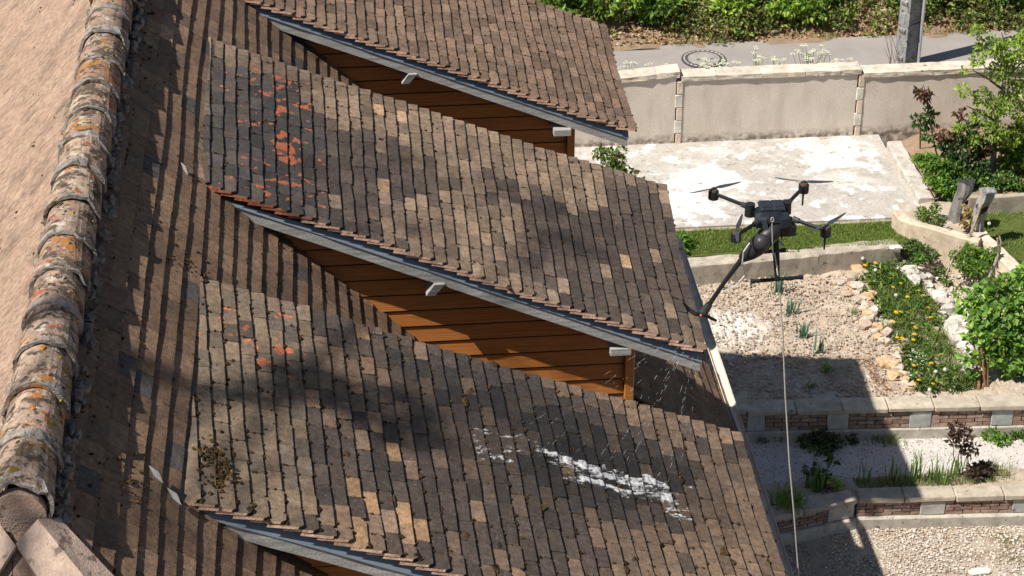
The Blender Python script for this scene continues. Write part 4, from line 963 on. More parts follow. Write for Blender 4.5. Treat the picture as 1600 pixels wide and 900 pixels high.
for a in ((1515,500,21.8), (1545,500,21.8), (1560,520,21.6), (1590,510,21.7), (1535,540,21.5), (1530,520,21.6)):
    b0 = (7.76, 21.21, 0.80); e = a; mb = MB(); E_ = {(1515,500,21.8): (7.69, 21.80, 1.48), (1545,500,21.8): (7.94, 21.80, 1.47), (1560,520,21.6): (8.01, 21.60, 1.40), (1590,510,21.7): (8.28, 21.70, 1.42), (1535,540,21.5): (7.79, 21.50, 1.29), (1530,520,21.6): (7.76, 21.60, 1.41)}[a]
    b0 = (b0[0] + R.uniform(-.12, .10), b0[1] + R.uniform(0, .1), .78); m = [(b0[j] + E_[j]) / 2 + R.gauss(0, .03) for j in range(3)]
    mb.tube([b0, m, E_], [.018, .014, .008], 7, col=(.22, .13, .075)); mb.build('stem', M['bark'], t)
seat(t, (7.76, 21.21, 0.80))
shrub('rose', 'leafy rose at the left end of the slab beyond the farthest dormer', 'rose bush', (3.75, 26.2, 1.1), [(*(3.62, 26.20, 1.80), .10), (*(3.75, 26.20, 1.74), .16), (*(3.87, 26.20, 1.64), .15), (*(4.06, 26.20, 1.46), .10), (*(4.20, 26.20, 1.32), .07), (*(3.93, 26.30, 1.78), .07), (*(3.81, 26.10, 1.49), .2), (*(3.73, 26.10, 1.24), .25)], 1500, .06, GREEN + [(.16, .10, .05)], stems=7, stem_r=.010)
shrub('low_shrub', 'dark leafy plant under the middle dormer eave by the grass', 'shrub', (4.55, 24.62, 1.08), [(*(4.54, 24.77, 1.20), .10), (*(4.61, 24.68, 1.15), .12), (*(4.48, 24.51, 1.15), .12), (*(4.41, 24.61, 1.20), .2)], 700, .055, GREEN, stems=2, stem_r=.006)

# vegetable bed -------------------------------------------------------
LK = [(.10, .22, .17), (.14, .28, .22), (.08, .18, .13), (.18, .32, .25)]
def leek(p, h, n, label, cols=LK, wid=.028, name='leek', cat='leek', lean=.45, grp='leeks in the soil bed', spr=.03):
    t = thing(name, label, cat, p, group=grp); mb = MB()
    P = np.array(p) + np.stack([NR.normal(0, spr, n), NR.normal(0, spr, n), np.zeros(n)], 1) - np.array((0, 0, .02))
    mb.blades(P, NR.uniform(.6, 1.1, n) * h, NR.uniform(-lean, lean, n), np.full(n, wid) * NR.uniform(.7, 1.2, n), pick(cols, n)); o = mb.build('leaves', M['leaf'], t, kind='stuff'); o.matrix_parent_inverse = Matrix.Translation(Vector(p)).inverted()
for p, h, n, lb in (((5.75, 23.82, 0.80), .50, 12, 'tallest blue green leek right under the drone'), ((5.78, 23.25, 0.80), .38, 12, 'second blue green leek from the grass strip'), ((5.81, 22.67, 0.80), .30, 14, 'wide low leek in the middle of the row'), ((5.91, 22.24, 0.80), .42, 9, 'narrow leek at the near end of the row')): leek(p, h, n, lb)
leek((5.93, 21.85, 0.80), .17, 50, 'green grass tuft beside the shadow edge on soil', [(.13, .25, .05), (.2, .32, .08)], .010, 'grass_tuft', 'grass', .9, 'grass tufts', .03)
leek((6.60, 23.17, 0.80), .15, 40, 'green grass tuft left of the ochre stones', [(.15, .26, .05), (.22, .32, .08)], .009, 'grass_tuft', 'grass', .9, 'grass tufts', .03)
leek((6.54, 23.92, 0.80), .09, 20, 'tiny yellowish tuft on the soil below the border', [(.3, .3, .1)], .008, 'grass_tuft', 'grass', .9, 'grass tufts', .03)
leek((5.69, 21.50, 0.80), .10, 40, 'dark weed tuft in the house shadow on soil', [(.08, .16, .04)], .016, 'grass_tuft', 'grass', .9, 'grass tufts', .05)
shrub('weed', 'dusty green weed at the foot of the concrete border', 'weed', (6.53, 24.48, 0.84), [(*(6.53, 24.50, 0.90), .08)], 110, .05, [(.1, .13, .05), (.15, .15, .07)], stems=3, stem_r=.004)
t = thing('dead_plant', 'reddish brown dead plant stalks lying on the soil', 'dead plant'); mb = MB()
for q in range(90):
    f = R.random(); a = np.array((6.44, 22.08, 0.82)) * (1 - f) + np.array((6.56, 21.25, 0.82)) * f + NR.normal(0, .05, 3) * (1, 1, 0); e = a + np.array((R.gauss(.03, .07), R.gauss(-.06, .07), R.uniform(.0, .10)))
    mb.tube([a, (a + e) / 2 + NR.normal(0, .012, 3), e], [.004, .003, .002], 3, False, col=np.array((.32, .155, .08)) * R.uniform(.6, 1.2))
mb.build('stalks', M['bark'], t, kind='stuff'); seat(t, (6.50, 21.65, 0.80))

def stone_row(label, pts, n, sz, cols, jit, flat):
    t = thing('stone_edging', label, 'stone edging'); pts = np.array(pts)
    sg = np.linalg.norm(np.diff(pts, axis=0), axis=1); cum = np.concatenate([[0], np.cumsum(sg)])
    for i in range(n):
        s = (i + .5) / n * cum[-1]; x = np.interp(s, cum, pts[:, 0]) + R.gauss(0, jit); y = np.interp(s, cum, pts[:, 1]) + R.gauss(0, jit * .4); r = sz * R.uniform(.6, 1.35)
        mb = MB(); mb.lump((x, y, .81 + r * .30), (r * R.uniform(.8, 1.3), r * R.uniform(.7, 1.05), r * R.uniform(.5, .8) * flat), 2, .45, 1.6, .35, col=pick(cols, 1, .12)[0]); mb.build('stone', M['stone'], t)
    seat(t, (*pts[len(pts) // 2], .8))
stone_row('row of ochre and beige rocks edging the soil bed', [(6.79, 24.32), (6.78, 23.69), (6.83, 22.86), (6.86, 21.92), (6.96, 21.36)], 46, .095, [(.54, .45, .36), (.55, .38, .22), (.50, .43, .36), (.58, .52, .45), (.46, .36, .27)], .085, .9)
stone_row('row of whitish craggy rocks beyond the dandelion bed', [(7.5, 24.55), (7.62, 24.2), (7.80, 23.75), (7.86, 22.9), (7.86, 22.3), (7.72, 21.45)], 40, .115, [(.58, .55, .51), (.62, .58, .52), (.50, .47, .43), (.44, .40, .36)], .06, 1.3)
b = MB(); n = 500; P = np.stack([NR.uniform(7.9, 8.7, n), NR.uniform(22.2, 24.0, n), np.full(n, .83)], 1); b.lumps(P, np.stack([NR.uniform(.008, .025, n)] * 2 + [NR.uniform(.006, .016, n)], 1), pick([(.62, .58, .52), (.5, .44, .38)], n)); b.build('stone_chips', M['pebble'], kind='stuff', label='small white stone chips beside the craggy rocks', cat='pebbles')

# dandelion bed
b = MB(); n = 3600; y = NR.uniform(21.25, 24.35, n); x = 6.98 + .70 * NR.random(n) + .03 * np.sin(y * 3); keep = (x < 7.72) | (y < 23.4)
P = np.stack([x, y, np.full(n, .80)], 1)[keep]; k = len(P); f = fbm(P * 2.6, 3)
b.blades(P, NR.uniform(.06, .16, k) * (.6 + f), NR.uniform(-.8, .8, k), NR.uniform(.005, .011, k), pick([(.14, .24, .05), (.2, .28, .08), (.09, .17, .035), (.27, .28, .11)], k))
n = 4200; y = NR.uniform(21.25, 24.4, n); x = 6.90 + .82 * NR.random(n); P = np.stack([x, y, .80 + 0 * x], 1); f = fbm(P * 3.1 + 4, 3); edge = np.minimum((x - 6.90), (7.72 - x)) * 1.2; keep = f + np.minimum(edge, .15) > .52; P = P[keep]; f = f[keep]; n = len(P); P[:, 2] += NR.uniform(0, .20, n) * f; D = NR.normal(0, 1, (n, 3)) * (1, 1, .3) + (0, 0, .25); b.leaves(P, D, NR.normal(0, .4, (n, 3)) + (0, 0, 1), NR.uniform(.04, .12, n), pick(GREEN + DARKG + [(.22, .2, .08), (.26, .34, .08)], n, .3), .34)
b.build('weed_bed', M['leaf'], kind='stuff', label='dense weeds and grass between the two rows of rocks', cat='weeds')
def flower_protos():
    st = MB(); st.tube([(0, 0, -.16), (.008, 0, -.08), (0, 0, 0)], [.003, .003, .003], 5, col=(.2, .26, .08))
    hd = MB(); n = 26
    for ring, rr, zz in ((13, .030, .004), (9, .020, .010), (5, .010, .014)):
        a = np.arange(ring) / ring * 6.283 + ring; D = np.stack([np.cos(a), np.sin(a), np.full(ring, .18)], 1); hd.leaves(np.tile((0, 0, zz), (ring, 1)), D, np.tile((0, 0, 1.0), (ring, 1)), np.full(ring, rr), pick([(.80, .52, .015), (.85, .58, .03)], ring, .06), .42, .1)
    ck = MB(); ck.lump((0, 0, .01), (.026, .026, .026), 2, .12, 6, 0, col=(.62, .62, .58)); return st, hd, ck
st, hd, ck = flower_protos()
so_ = st.build('stem', M['leaf']); ho_ = hd.build('flower_head', M['petal']); co_ = ck.build('seed_head', M['petal'])
meshes = dict(stem=so_.data, head=ho_.data, clock=co_.data)
for o in (so_, ho_, co_): bpy.data.objects.remove(o)
def dandelion(p, lab, cat, grp, clock=False, sc=1.0):
    t = thing('dandelion_clock' if clock else 'dandelion', lab, cat, p, group=grp); t.rotation_euler = (R.uniform(-.3, .1), R.uniform(-.2, .2), R.uniform(0, 6)); t.scale = (sc,) * 3
    for nm, me in (('stem', meshes['stem']), ('seed_head' if clock else 'flower_head', meshes['clock' if clock else 'head'])):
        o = bpy.data.objects.new(nm, me); COL.objects.link(o); o.parent = t
DD = [(7.07, 24.57, 0.96), (7.09, 24.41, 0.96), (7.13, 24.21, 0.97), (6.98, 24.17, 0.96), (7.34, 23.65, 0.96), (7.21, 23.56, 0.96), (7.53, 23.44, 0.96), (7.33, 23.28, 0.97), (7.56, 23.31, 0.96), (7.54, 22.99, 0.96), (7.15, 22.92, 0.96), (7.09, 22.92, 0.96), (6.99, 22.69, 0.96), (7.24, 22.52, 0.96), (7.18, 22.34, 0.97), (6.95, 22.30, 0.96), (7.01, 22.28, 0.96), (7.14, 22.23, 0.96), (7.39, 21.85, 0.96), (7.22, 21.66, 0.96), (6.99, 21.63, 0.96), (6.97, 21.31, 0.95), (7.12, 21.21, 0.95), (7.51, 22.75, 0.96)]
ORD = ['first', 'second', 'third', 'fourth', 'fifth', 'sixth', 'seventh', 'eighth', 'ninth', 'tenth', 'eleventh', 'twelfth']
def zone(p): return 'on the ochre rock side' if p[0] < 7.12 else ('on the whitish rock side' if p[0] > 7.42 else 'in the middle')
def ranked(L, what):
    cnt = {}
    for p in sorted(L, key=lambda q: -q[1]):
        z = zone(p); cnt[z] = cnt.get(z, 0) + 1; yield p, '%s %s from the far end, %s' % (ORD[cnt[z] - 1], what, z)
for p, lb in ranked(DD, 'yellow dandelion'): dandelion(p, lb, 'dandelion', 'dandelions in the weed bed', sc=R.uniform(.85, 1.2))
CL = []
for p in ((6.99, 24.33, 0.97), (7.08, 24.00, 0.97), (7.34, 21.47, 0.97), (7.22, 21.45, 0.96), (7.20, 23.34, 0.96), (7.04, 21.07, 0.95)): CL.append(p)
for p, lb in ranked(CL, 'pale dandelion seed head'): dandelion(p, lb, 'dandelion', 'dandelion clocks in the weed bed', True)
for p, lb in (((8.88, 24.87, 1.12), 'lone pale seed head beside the right stump'), ((8.65, 24.15, 1.00), 'yellow flower by the straight bed wall')): dandelion(p, lb, 'dandelion', None, 'pale' in lb)
b = MB(); n = 60; P = np.stack([NR.uniform(7.0, 7.25, n), NR.uniform(21.7, 22.1, n), NR.uniform(.88, .93, n)], 1); b.lumps(P, np.full((n, 3), .010) * (1, 1, .5), [(.7, .7, .62)] * n); b.build('daisies', M['petal'], kind='stuff', label='tiny white daisies at the near end of the weed bed', cat='daisies')

# strip between the brick walls --------------------------------------
IR = [(.13, .25, .06), (.18, .31, .08), (.10, .2, .06), (.26, .34, .12)]
for p, h, n, lb in (((6.06, 20.02, 0.40), .30, 12, 'thin iris fan in shadow on the lower wall bed'), ((6.38, 19.99, 0.40), .33, 22, 'iris clump at the shadow edge on the lower wall'), ((6.65, 19.99, 0.40), .46, 22, 'tallest iris clump in full sun'), ((6.88, 19.97, 0.40), .33, 22, 'iris clump just left of the dark leaved rose'), ((7.13, 20.05, 0.40), .36, 10, 'few iris blades touching the dark leaved rose'), ((5.40, 19.95, 0.40), .42, 26, 'shaded iris clump near the wing of the lower wall')):
    leek(p, h, n, lb, IR, .022, 'iris', 'iris', .30, 'irises along the lower wall', .055)
leek((5.02, 19.60, 0.42), .28, 120, 'dense arching daylily clump on the wing of the lower wall', [(.17, .28, .05), (.23, .34, .07), (.12, .22, .04)], .016, 'daylily', 'daylily', 1.25, None, .08)
shrub('weed', 'tall dark green weed in the shade before the daylily', 'weed', (5.49, 19.90, 0.40), [(*(5.50, 20.00, 0.52), .10), (*(5.60, 20.00, 0.74), .07), (*(5.34, 20.00, 0.62), .07), (*(5.54, 20.10, 0.86), .06), (*(5.39, 20.10, 0.82), .05), (*(5.46, 19.95, 0.37), .12)], 420, .055, DARKG, stems=5, stem_r=.006)
shrub('weed', 'light green round leaved weed beside the lower wall coping', 'weed', (5.62, 19.90, 0.42), [(*(5.61, 19.90, 0.52), .05), (*(5.69, 19.90, 0.45), .05)], 60, .06, LIME, stems=2, stem_r=.004, wid=.9)
shrub('weed', 'dark weeds with yellow flower at the shaded wall foot', 'weed', (5.64, 20.93, 0.40), [(*(5.51, 20.84, 0.45), .10), (*(5.70, 20.89, 0.45), .13), (*(5.85, 20.83, 0.43), .10), (*(5.71, 20.71, 0.43), .10), (*(6.07, 20.90, 0.42), .07)], 700, .05, DARKG, stems=2, stem_r=.004)
dandelion((5.63, 20.93, 0.56), 'yellow flower in the shaded weeds below the upper brick wall', 'dandelion', None)
shrub('weed', 'low shaded weeds beside the main gutter', 'weed', (4.91, 21.08, 0.40), [(*(4.83, 21.09, 0.42), .08), (*(4.98, 21.02, 0.42), .08), (*(5.18, 21.02, 0.42), .07), (*(4.76, 21.16, 0.45), .1)], 420, .04, DARKG, stems=1, stem_r=.003)
dandelion((5.01, 21.03, 0.52), 'yellow flower beside the main gutter in shadow', 'dandelion', None)
leek((6.56, 20.84, 0.38), .14, 90, 'pale grass tuft crossing the shadow edge at the upper wall foot', [(.26, .3, .1), (.2, .27, .08), (.36, .34, .16)], .008, 'grass_tuft', 'grass', .8, 'grass tufts', .08)
leek((6.40, 20.88, 0.38), .11, 50, 'dark grass tuft just inside the shadow at the wall foot', [(.10, .18, .05)], .010, 'grass_tuft', 'grass', .8, 'grass tufts', .07)
shrub('weed', 'leafy green dandelion weed at the sunny wall foot on the right', 'weed', (7.89, 20.78, 0.38), [(*(7.79, 20.82, 0.43), .09), (*(7.90, 20.70, 0.41), .09), (*(8.05, 20.80, 0.41), .06)], 300, .07, GREEN, stems=1, stem_r=.003, wid=.35)
shrub('weed', 'small green weed at the far right wall foot', 'weed', (8.19, 20.85, 0.38), [(*(8.18, 20.84, 0.41), .07), (*(8.24, 20.78, 0.41), .07)], 160, .06, GREEN, stems=1, stem_r=.003, wid=.4)
shrub('rose', 'dark purple leaved young rose between the brick walls', 'rose bush', (7.23, 20.04, 0.40), [(*(7.09, 20.00, 1.08), .10), (*(7.05, 20.00, 0.94), .07), (*(7.18, 20.00, 1.00), .08), (*(7.23, 20.00, 0.77), .08), (*(7.33, 20.05, 0.78), .05)], 260, .07, [(.09, .05, .04), (.07, .045, .035), (.12, .06, .045), (.10, .09, .04)], stems=5, stem_r=.007)
shrub('low_shrub', 'dark purplish low shrub at the foot of the young rose', 'shrub', (7.46, 20.02, 0.40), [(*(7.36, 19.97, 0.48), .10), (*(7.49, 20.02, 0.46), .10), (*(7.43, 20.04, 0.52), .07)], 380, .06, [(.08, .05, .045), (.06, .04, .035), (.11, .08, .05)], stems=4, stem_r=.005)
leek((7.70, 20.02, 0.40), .15, 140, 'rounded yellow green tuft at the right of the lower wall bed', [(.26, .28, .08), (.3, .3, .12), (.2, .24, .06)], .007, 'grass_tuft', 'grass', .9, 'grass tufts', .09)
b = MB(); grass_patch(b, 1800, 5.9, 7.6, 19.85, 20.08, .38, .09, [(.22, .25, .08), (.3, .3, .14), (.15, .2, .06)], .006)
b.build('strip_weeds', M['grass'], kind='stuff', label='thin grass among the irises on the lower wall', cat='grass')
b = MB(); grass_patch(b, 5000, 4.8, 8.2, 17.8, 19.45, -.005, .022, [(.16, .17, .04), (.2, .19, .06), (.12, .14, .03)], .006, lambda P: fbm(P * np.array((1.3, 1.3, 0)) + 6, 3) > .50)
b.build('yard_moss', M['grass'], kind='stuff', label='olive moss patches growing through the gravel yard', cat='moss')
mb = MB(); mb.lump((7.07, 18.67, 0.02), (.17, .08, .03), 2, .2, 1.5, .4, 0.1, col=(.68, .62, .55)); mb.build('flat_stone', M['stone'], label='flat pale stone lying on the gravel at the bottom edge', cat='stone')
mb = MB(); mb.lump((7.43, 24.32, 1.13), (.12, .05, .03), 2, .3, 1.5, .4, .1, col=(.75, .73, .69)); mb.build('flat_stone', M['stone'], label='flat white stone on the right end of the concrete border', cat='stone')

# tall tree out past the left of the house, whose branches dapple the dormer roofs
t = thing('tree', 'tall thin crowned tree left of the house', 'tree')
mb = MB(); mb.tube([(-10.5, 3.0, -.1), (-10.4, 3.1, 8), (-10.2, 3.3, 14), (-9.9, 3.6, 19), (-9.6, 4.2, 23.5)], [.30, .26, .2, .12, .04], 10, col=(.2, .15, .11)); mb.build('trunk', M['bark'], t)
def up(x, y, z, h): return (x - .66 * h, y - .28 * h, z + h)
cs = []; limbs = []
def shade(x, y, z, h, r): cs.append((*up(x, y, z, h), r))
for x, y, r in ((-.15, 11.85, .17), (.15, 11.72, .22), (.33, 11.45, .15), (-.40, 11.6, .10), (-.8, 11.38, .08), (-1.15, 11.25, .06)): shade(x, y, 7.35, 15.0, r)
for q in range(22):
    x, y = R.uniform(.5, 2.7), R.uniform(13.9, 15.9); shade(x, y, 7.4 - (x + 1.06) * .42, R.uniform(13, 17), R.uniform(.08, .26))
for q in range(16):
    x, y = R.uniform(-.9, 2.6), R.uniform(10.0, 12.4); shade(x, y, 7.3 - (x + 1.06) * .42, R.uniform(13, 16), R.uniform(.05, .14))
mb = MB(); cloud(mb, cs[:6], 400, .11, GREEN, 1.0); cloud(mb, cs[6:], 430, .09, GREEN, 1.0); cloud(mb, [(*up(-1.35 + .16 * q, 11.19 + .055 * q + R.gauss(0, .03), 7.5, 15.0), .055) for q in range(9)], 260, .09, GREEN, 1.0); mb.build('crown', M['leaf'], t, kind='stuff')
for tgt, r in ((up(.1, 11.7, 7.4, 15.0), .028), (up(1.2, 14.6, 6.5, 14.5), .028), (up(2.2, 15.4, 6.1, 15), .02), (up(.8, 13.9, 6.7, 14), .02)):
    b0 = (-9.95, 3.5, 18.2 + R.uniform(-1, 1.5)); m = [(b0[j] * .5 + tgt[j] * .5) + (.15 if j == 2 else 0) for j in range(3)]; mb = MB(); mb.tube([b0, m, tgt], [r * 1.5, r, r * .35], 7, col=(.2, .15, .11)); mb.build('limb', M['bark'], t)
seat(t, (-10.5, 3.0, 0))

# ================================================================== DRONE
DC = np.array((2.705, 11.622, 8.668))
dr = thing('drone', 'black four armed drone with a tank and a spraying lance', 'drone')
BK = (.010, .011, .013); SL = (.020, .026, .034)
def W(x, y, z): return tuple(DC + np.array((x, y, z)))
def B(x, y, z): return W(x * .84, y * .86 + .004, z * .9)
# hull: faceted shell
prof = [(-.085, .55), (-.045, .93), (-.005, 1.0), (.03, .80), (.048, .52)]
octo = [(-.125, -.05), (-.118, -.13), (-.045, -.15), (.06, -.148), (.12, -.12), (.13, -.03), (.12, .06), (.05, .10), (-.05, .10), (-.12, .06)]
mb = MB(); V = []; F = []; n = len(octo)
for z, s in prof:
    for x, y in octo: V.append(B(x * s, (y + .02) * s - .02, z))
for i in range(len(prof) - 1):
    for q in range(n): F.append([i * n + q, i * n + (q + 1) % n, (i + 1) * n + (q + 1) % n, (i + 1) * n + q])
F += [list(range(n))[::-1], [(len(prof) - 1) * n + q for q in range(n)]]
mb.add(V, F, col=(.012, .014, .018)); mb.build('hull', M['black'], dr)
for sx in (-1, 1):
    mb = MB(); mb.cbox(B(sx * .046 + .012, .005, .052), (.084, .125, .03), ch=.009, col=SL); bt = mb.build('battery', M['black'], dr)
    mb = MB(); mb.cbox(B(sx * .046 + .012, -.040, .069), (.05, .012, .008), ch=.002, col=(.02, .02, .022)); mb.build('latch', M['black'], bt)
mb = MB(); mb.obox([B(*p) for p in ((-.155, -.12, -.045), (-.045, -.175, -.045), (-.03, -.10, -.045), (-.13, -.07, -.045), (-.14, -.115, .012), (-.055, -.15, .018), (-.04, -.09, .044), (-.12, -.07, .040))], col=SL); mb.build('nose_panel', M['black'], dr)
mb = MB(); mb.obox([B(*p) for p in ((.05, -.17, -.045), (.15, -.135, -.045), (.13, -.07, -.045), (.03, -.10, -.045), (.055, -.15, .016), (.135, -.125, .012), (.12, -.07, .040), (.04, -.09, .044))], col=(.018, .023, .030)); mb.build('nose_panel', M['black'], dr)
mb = MB(); mb.cbox(B(.115, -.06, -.085), (.11, .14, .075), ch=.006, col=(.012, .012, .013)); mb.build('payload_box', M['black'], dr)
ARMS = [((-.125, .075, .012), (-.310, .303, .0), 1.30, 12), ((.125, .085, .012), (.291, .336, .0), 1.35, -14), ((.13, -.10, .004), (.303, -.26, .0), 1.25, 38), ((-.10, -.115, .004), (-.269, -.272, .0), 1.1, 68)]
for k, (a, m_, s_, ang) in enumerate(ARMS):
    mb = MB(); d = np.array(m_) - np.array(a); mb.tube([W(*a), W(*(np.array(a) + d * .5)), W(*m_)], [.0135, .0125, .0115], 10, col=BK); arm = mb.build('arm', M['black'], dr)
    mb = MB(); mb.tube([W(*(np.array(a) + d * f)) for f in (.0, .18)], [.021, .018], 10, col=(.03, .033, .037)); mb.build('fold_joint', M['black'], arm)
    if k < 2: mb = MB(); mb.cyl(W(a[0] * .95, a[1] - .02, -.04), .034, .085, 14, .031, col=(.018, .019, .021)); mb.build('hinge', M['black'], arm)
    mb = MB(); mb.cyl(W(m_[0], m_[1], -.038), .034, .056, 18, col=(.018, .018, .02)); mb.cyl(W(m_[0], m_[1], .0185), .027, .012, 18, .024, col=(.10, .065, .055)); mb.build('motor', M['black'], arm)
    mb = MB(); mb.cyl(W(m_[0], m_[1], .0305), .009, .014, 10, col=(.05, .05, .05)); mb.build('hub', M['black'], arm)
    for sg in (0, 180):
        an = math.radians(ang + sg + (14 if sg and k in (0, 3) else 0)); cs_, sn_ = math.cos(an), math.sin(an); V = []
        for r, ch, tw, dz in ((.008, .010, .3, 0), (.045, .026, .35, .001), (.10, .024, .22, .004), (.16, .016, .12, .010), (.19, .007, .08, .015)):
            for o in (-1, 1):
                c = o * ch / 2
                for th in (0, .0018): V.append(W(m_[0] + r * cs_ - c * sn_, m_[1] + r * sn_ + c * cs_, .040 + dz + c * tw + th))
        F = []
        for i in range(4): b0 = i * 4; F += [[b0, b0 + 4, b0 + 6, b0 + 2], [b0 + 1, b0 + 3, b0 + 7, b0 + 5], [b0, b0 + 1, b0 + 5, b0 + 4], [b0 + 2, b0 + 6, b0 + 7, b0 + 3]]
        F += [[16, 17, 19, 18]]
        mb = MB(); mb.add(V, F, col=(.045, .048, .052)); mb.build('propeller_blade', M['black'], arm)
    if k in (1, 2): mb = MB(); mb.tube([W(m_[0], m_[1], -.035), W(m_[0], m_[1], -.135)], [.007, .006], 8, col=BK); mb.build('antenna', M['black'], arm)
for y, xa, xb in ((-.18, -.125, .19), (.18, -.11, .15)):
    mb = MB(); mb.tube([W(.025 if y < 0 else .03, y * .28, -.06), W(.03, y * .7, -.24), W(.035, y, -.385)], [.022, .022, .016], 10, col=BK); leg = mb.build('landing_leg', M['black'], dr)
    mb = MB(); mb.tube([W(xa, y, -.392), W(xb, y, -.378)], .0125, 10, col=BK); 
    for x, z in ((xa, -.392), (xb, -.378)): mb.tube([W(x - .012, y, z), W(x + .012, y, z)], .016, 10, col=(.015, .015, .015))
    mb.build('skid', M['black'], leg)
yl_ = 11.50
P1, P2, P3, P4 = [np.array(p) for p in ((2.75, 11.52, 8.63), (2.66, 11.50, 8.56), (2.60, 11.50, 8.49), (2.51, 11.50, 8.41))]
mb = MB(); mb.tube([P1, P1 * .5 + P2 * .5, P2, P3, P3 * .5 + P4 * .5, P4], [.030, .058, .064, .062, .050, .026], 16, col=(.022, .022, .024)); tk = mb.build('tank', M['black'], dr, smooth=True)
mb = MB(); mb.lump((2.62, 11.44, 8.56), (.055, .055, .055), 3, 0.0, col=(.035, .036, .04)); mb.build('tank_dome', M['black'], tk, smooth=True)
mb = MB(); mb.tube([(2.55, 11.46, 8.55), (2.51, 11.44, 8.50), (2.51, 11.46, 8.40), (2.54, 11.50, 8.29), (2.49, 11.50, 8.22), (2.40, 11.50, 8.19)], [.005] * 6, 6, col=(.5, .5, .46)); mb.build('clear_tube', M['rubber'], dr)
mb = MB(); mb.tube([(2.73, 11.46, 8.57), (2.76, 11.44, 8.53), (2.76, 11.50, 8.57), (2.73, 11.50, 8.61)], [.005] * 4, 6, col=(.02, .02, .02)); mb.build('cable', M['rubber'], dr)
mb = MB(); mb.tube([(2.52, 11.50, 8.42), (2.40, 11.50, 8.23), (2.30, 11.50, 8.05)], [.018, .014, .016], 10, col=BK); ln = mb.build('lance', M['black'], dr)
mb = MB(); mb.tube([(2.32, 11.50, 8.09), (2.28, 11.50, 8.02)], [.022, .032], 10, col=(.03, .03, .032)); mb.build('lance_head', M['black'], ln)
mb = MB(); mb.tube([(2.15, 11.50, 8.11), (2.19, 11.50, 8.05), (2.23, 11.48, 8.03), (2.29, 11.48, 8.02), (2.37, 11.50, 7.96)], [.008, .013, .015, .013, .009], 8, col=BK); mb.build('nozzle_bar', M['black'], ln)
mb = MB(); mb.lump((2.26, 11.46, 8.03), (.008, .008, .008), 2, .1, col=(.75, .13, .02)); mb.build('nozzle', M['black'], ln)
mb = MB(); c = np.array((2.68, 11.44, 8.72)); mb.tube([c + np.array((.009 * math.cos(a), 0, .016 * math.sin(a))) for a in np.linspace(0, 6.283, 13)], [.003] * 13, 6, False, col=(.6, .6, .6)); mb.tube([(2.68, 11.44, 8.69), (2.70, 11.44, 8.46)], [.004, .004], 6, col=(.04, .04, .04)); mb.build('clip', M['steel'], dr)
seat(dr, tuple(DC + np.array((0, 0, -.40))))
mb = MB(); mb.tube([(2.71, 11.44, 8.48), (2.75, 11.44, 8.27), (2.80, 11.44, 7.88), (2.85, 11.44, 7.38), (2.91, 11.44, 6.86), (2.97, 11.44, 6.43), (3.04, 11.44, 5.88), (3.13, 11.44, 5.30), (3.6, 11.6, 1.2), (4.2, 11.4, .03)], [.0050] * 10, 8, col=(.42, .41, .37)); mb.build('supply_hose', M['rubber'], smooth=True, label='thin pale supply hose hanging straight down from the drone', cat='hose')

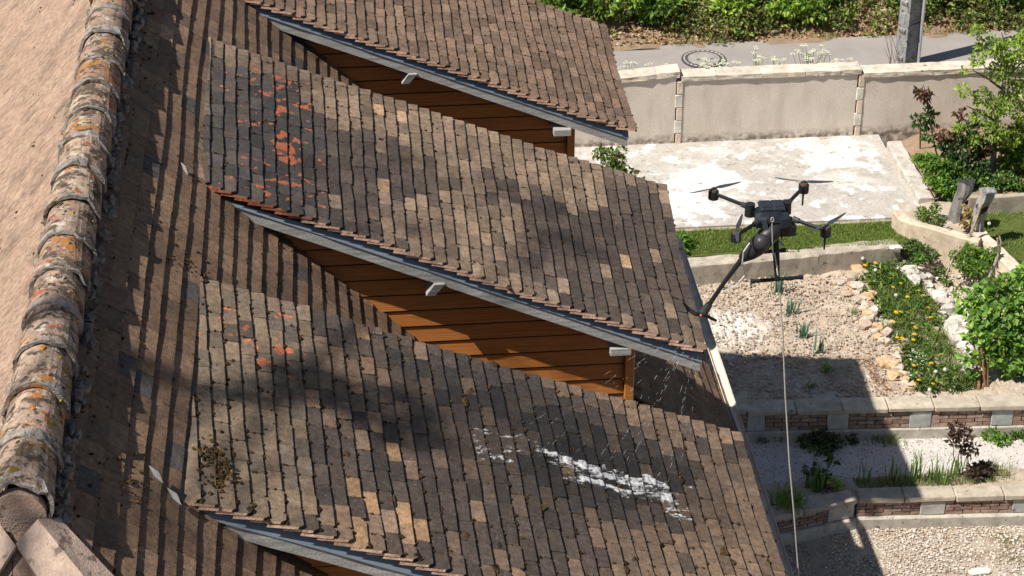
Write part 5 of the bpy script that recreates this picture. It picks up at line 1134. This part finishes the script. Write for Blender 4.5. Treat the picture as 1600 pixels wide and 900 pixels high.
# foam and spray on the nearest dormer
S3, N3 = DORM[3]['S'], DORM[3]['n']
def roof3(x, y): return np.array((x, y, 8.507 - (-1.028 - XR) * TB - (x + 1.028) * .4093)) + N3 * .030
def hroof(s): return .031 + .018 * ((s * 40) % 1.0)
def foam_sheet():
    nx, ny = 300, 90; s = np.linspace(.455, .86, nx); 
    X, Y = np.meshgrid(np.linspace(.78, 2.32, nx), np.linspace(11.32, 11.80, ny), indexing='ij'); f = (X - .95) / 1.25
    cen = 11.675 - .035 * f + .022 * np.sin(f * 8 + 1); dn = .04 + .26 * np.clip((f - .12) / .5, 0, 1) * (1 - .45 * np.clip((f - .75) / .25, 0, 1)); d = Y - cen
    m = np.where(d > 0, 1 - d / .06, 1 + d / dn) * np.clip((f - .06) / .14, 0, 1) * np.clip((1.03 - f) / .10, 0, 1)
    P = np.stack([X.ravel() * 9, Y.ravel() * 17, 0 * X.ravel() + 5], 1); n1 = fbm(P, 4).reshape(X.shape); n2 = fbm(P * 4.1 + 7, 3).reshape(X.shape)
    m = m * .62 + (n1 - .5) * 2.3 + (n2 - .5) * 1.5 - .20
    r2 = ((X - .86) / .07) ** 2 + ((Y - 11.70) / .035) ** 2; m = np.maximum(m, (.22 - .3 * r2 + (n2 - .5) * 1.3))
    UL, LL, UR, LR = [np.array(p) for p in DORM[3]['q']]; V = np.zeros((nx, ny, 3))
    for i in range(nx):
        sx = (X[i, 0] - UL[0]) / (UR[0] - UL[0]); ya = UL[1] + (UR[1] - UL[1]) * sx; yb = LL[1] + (LR[1] - LL[1]) * sx
        for j in range(ny): V[i, j] = S3(sx, (Y[i, j] - ya) / (yb - ya)) + N3 * (hroof(sx) + (.002 + .014 * min(m[i, j], .6) * (1.4 if d[i, j] > -.03 else .7) + .010 * max(0, n2[i, j] - .5) if m[i, j] > 0 else -.03))
    k = np.arange(nx * ny).reshape(nx, ny); ok = (np.minimum(np.minimum(m[:-1, :-1], m[1:, :-1]), np.minimum(m[1:, 1:], m[:-1, 1:])) > -.02)
    Fq = np.stack([k[:-1, :-1], k[1:, :-1], k[1:, 1:], k[:-1, 1:]], -1)[ok]
    thick = np.clip(m[:-1, :-1][ok] * 2.6, 0, 1); b = MB(); b.add(V.reshape(-1, 3), Fq, col=np.stack([thick] * 3, 1)); return b
foam_sheet().build('cleaning_foam', M['foam'], kind='stuff', smooth=True, label='streak of white cleaning foam across the nearest dormer roof', cat='foam')
b = MB(); nz_ = np.array((2.27, 11.47, 8.02))
for q in range(18):
    f = R.random(); tg = roof3(.9 + 1.35 * f, 11.66 + R.gauss(0, .05)); dv = tg - nz_
    for w_ in range(R.randint(6, 16)):
        t0 = R.uniform(.12, .97); t1 = t0 + R.uniform(.008, .03); pt = [nz_ + dv * t + np.array((0, 0, .10 * t * (1 - t))) + NR.normal(0, .004, 3) * t for t in (t0, t1)]
        b.tube(pt, [.0005, .0003], 3, False, col=(.85, .86, .88))
b.build('water_spray', M['water'], kind='stuff', label='fine water droplets falling from the lance to the roof', cat='spray')
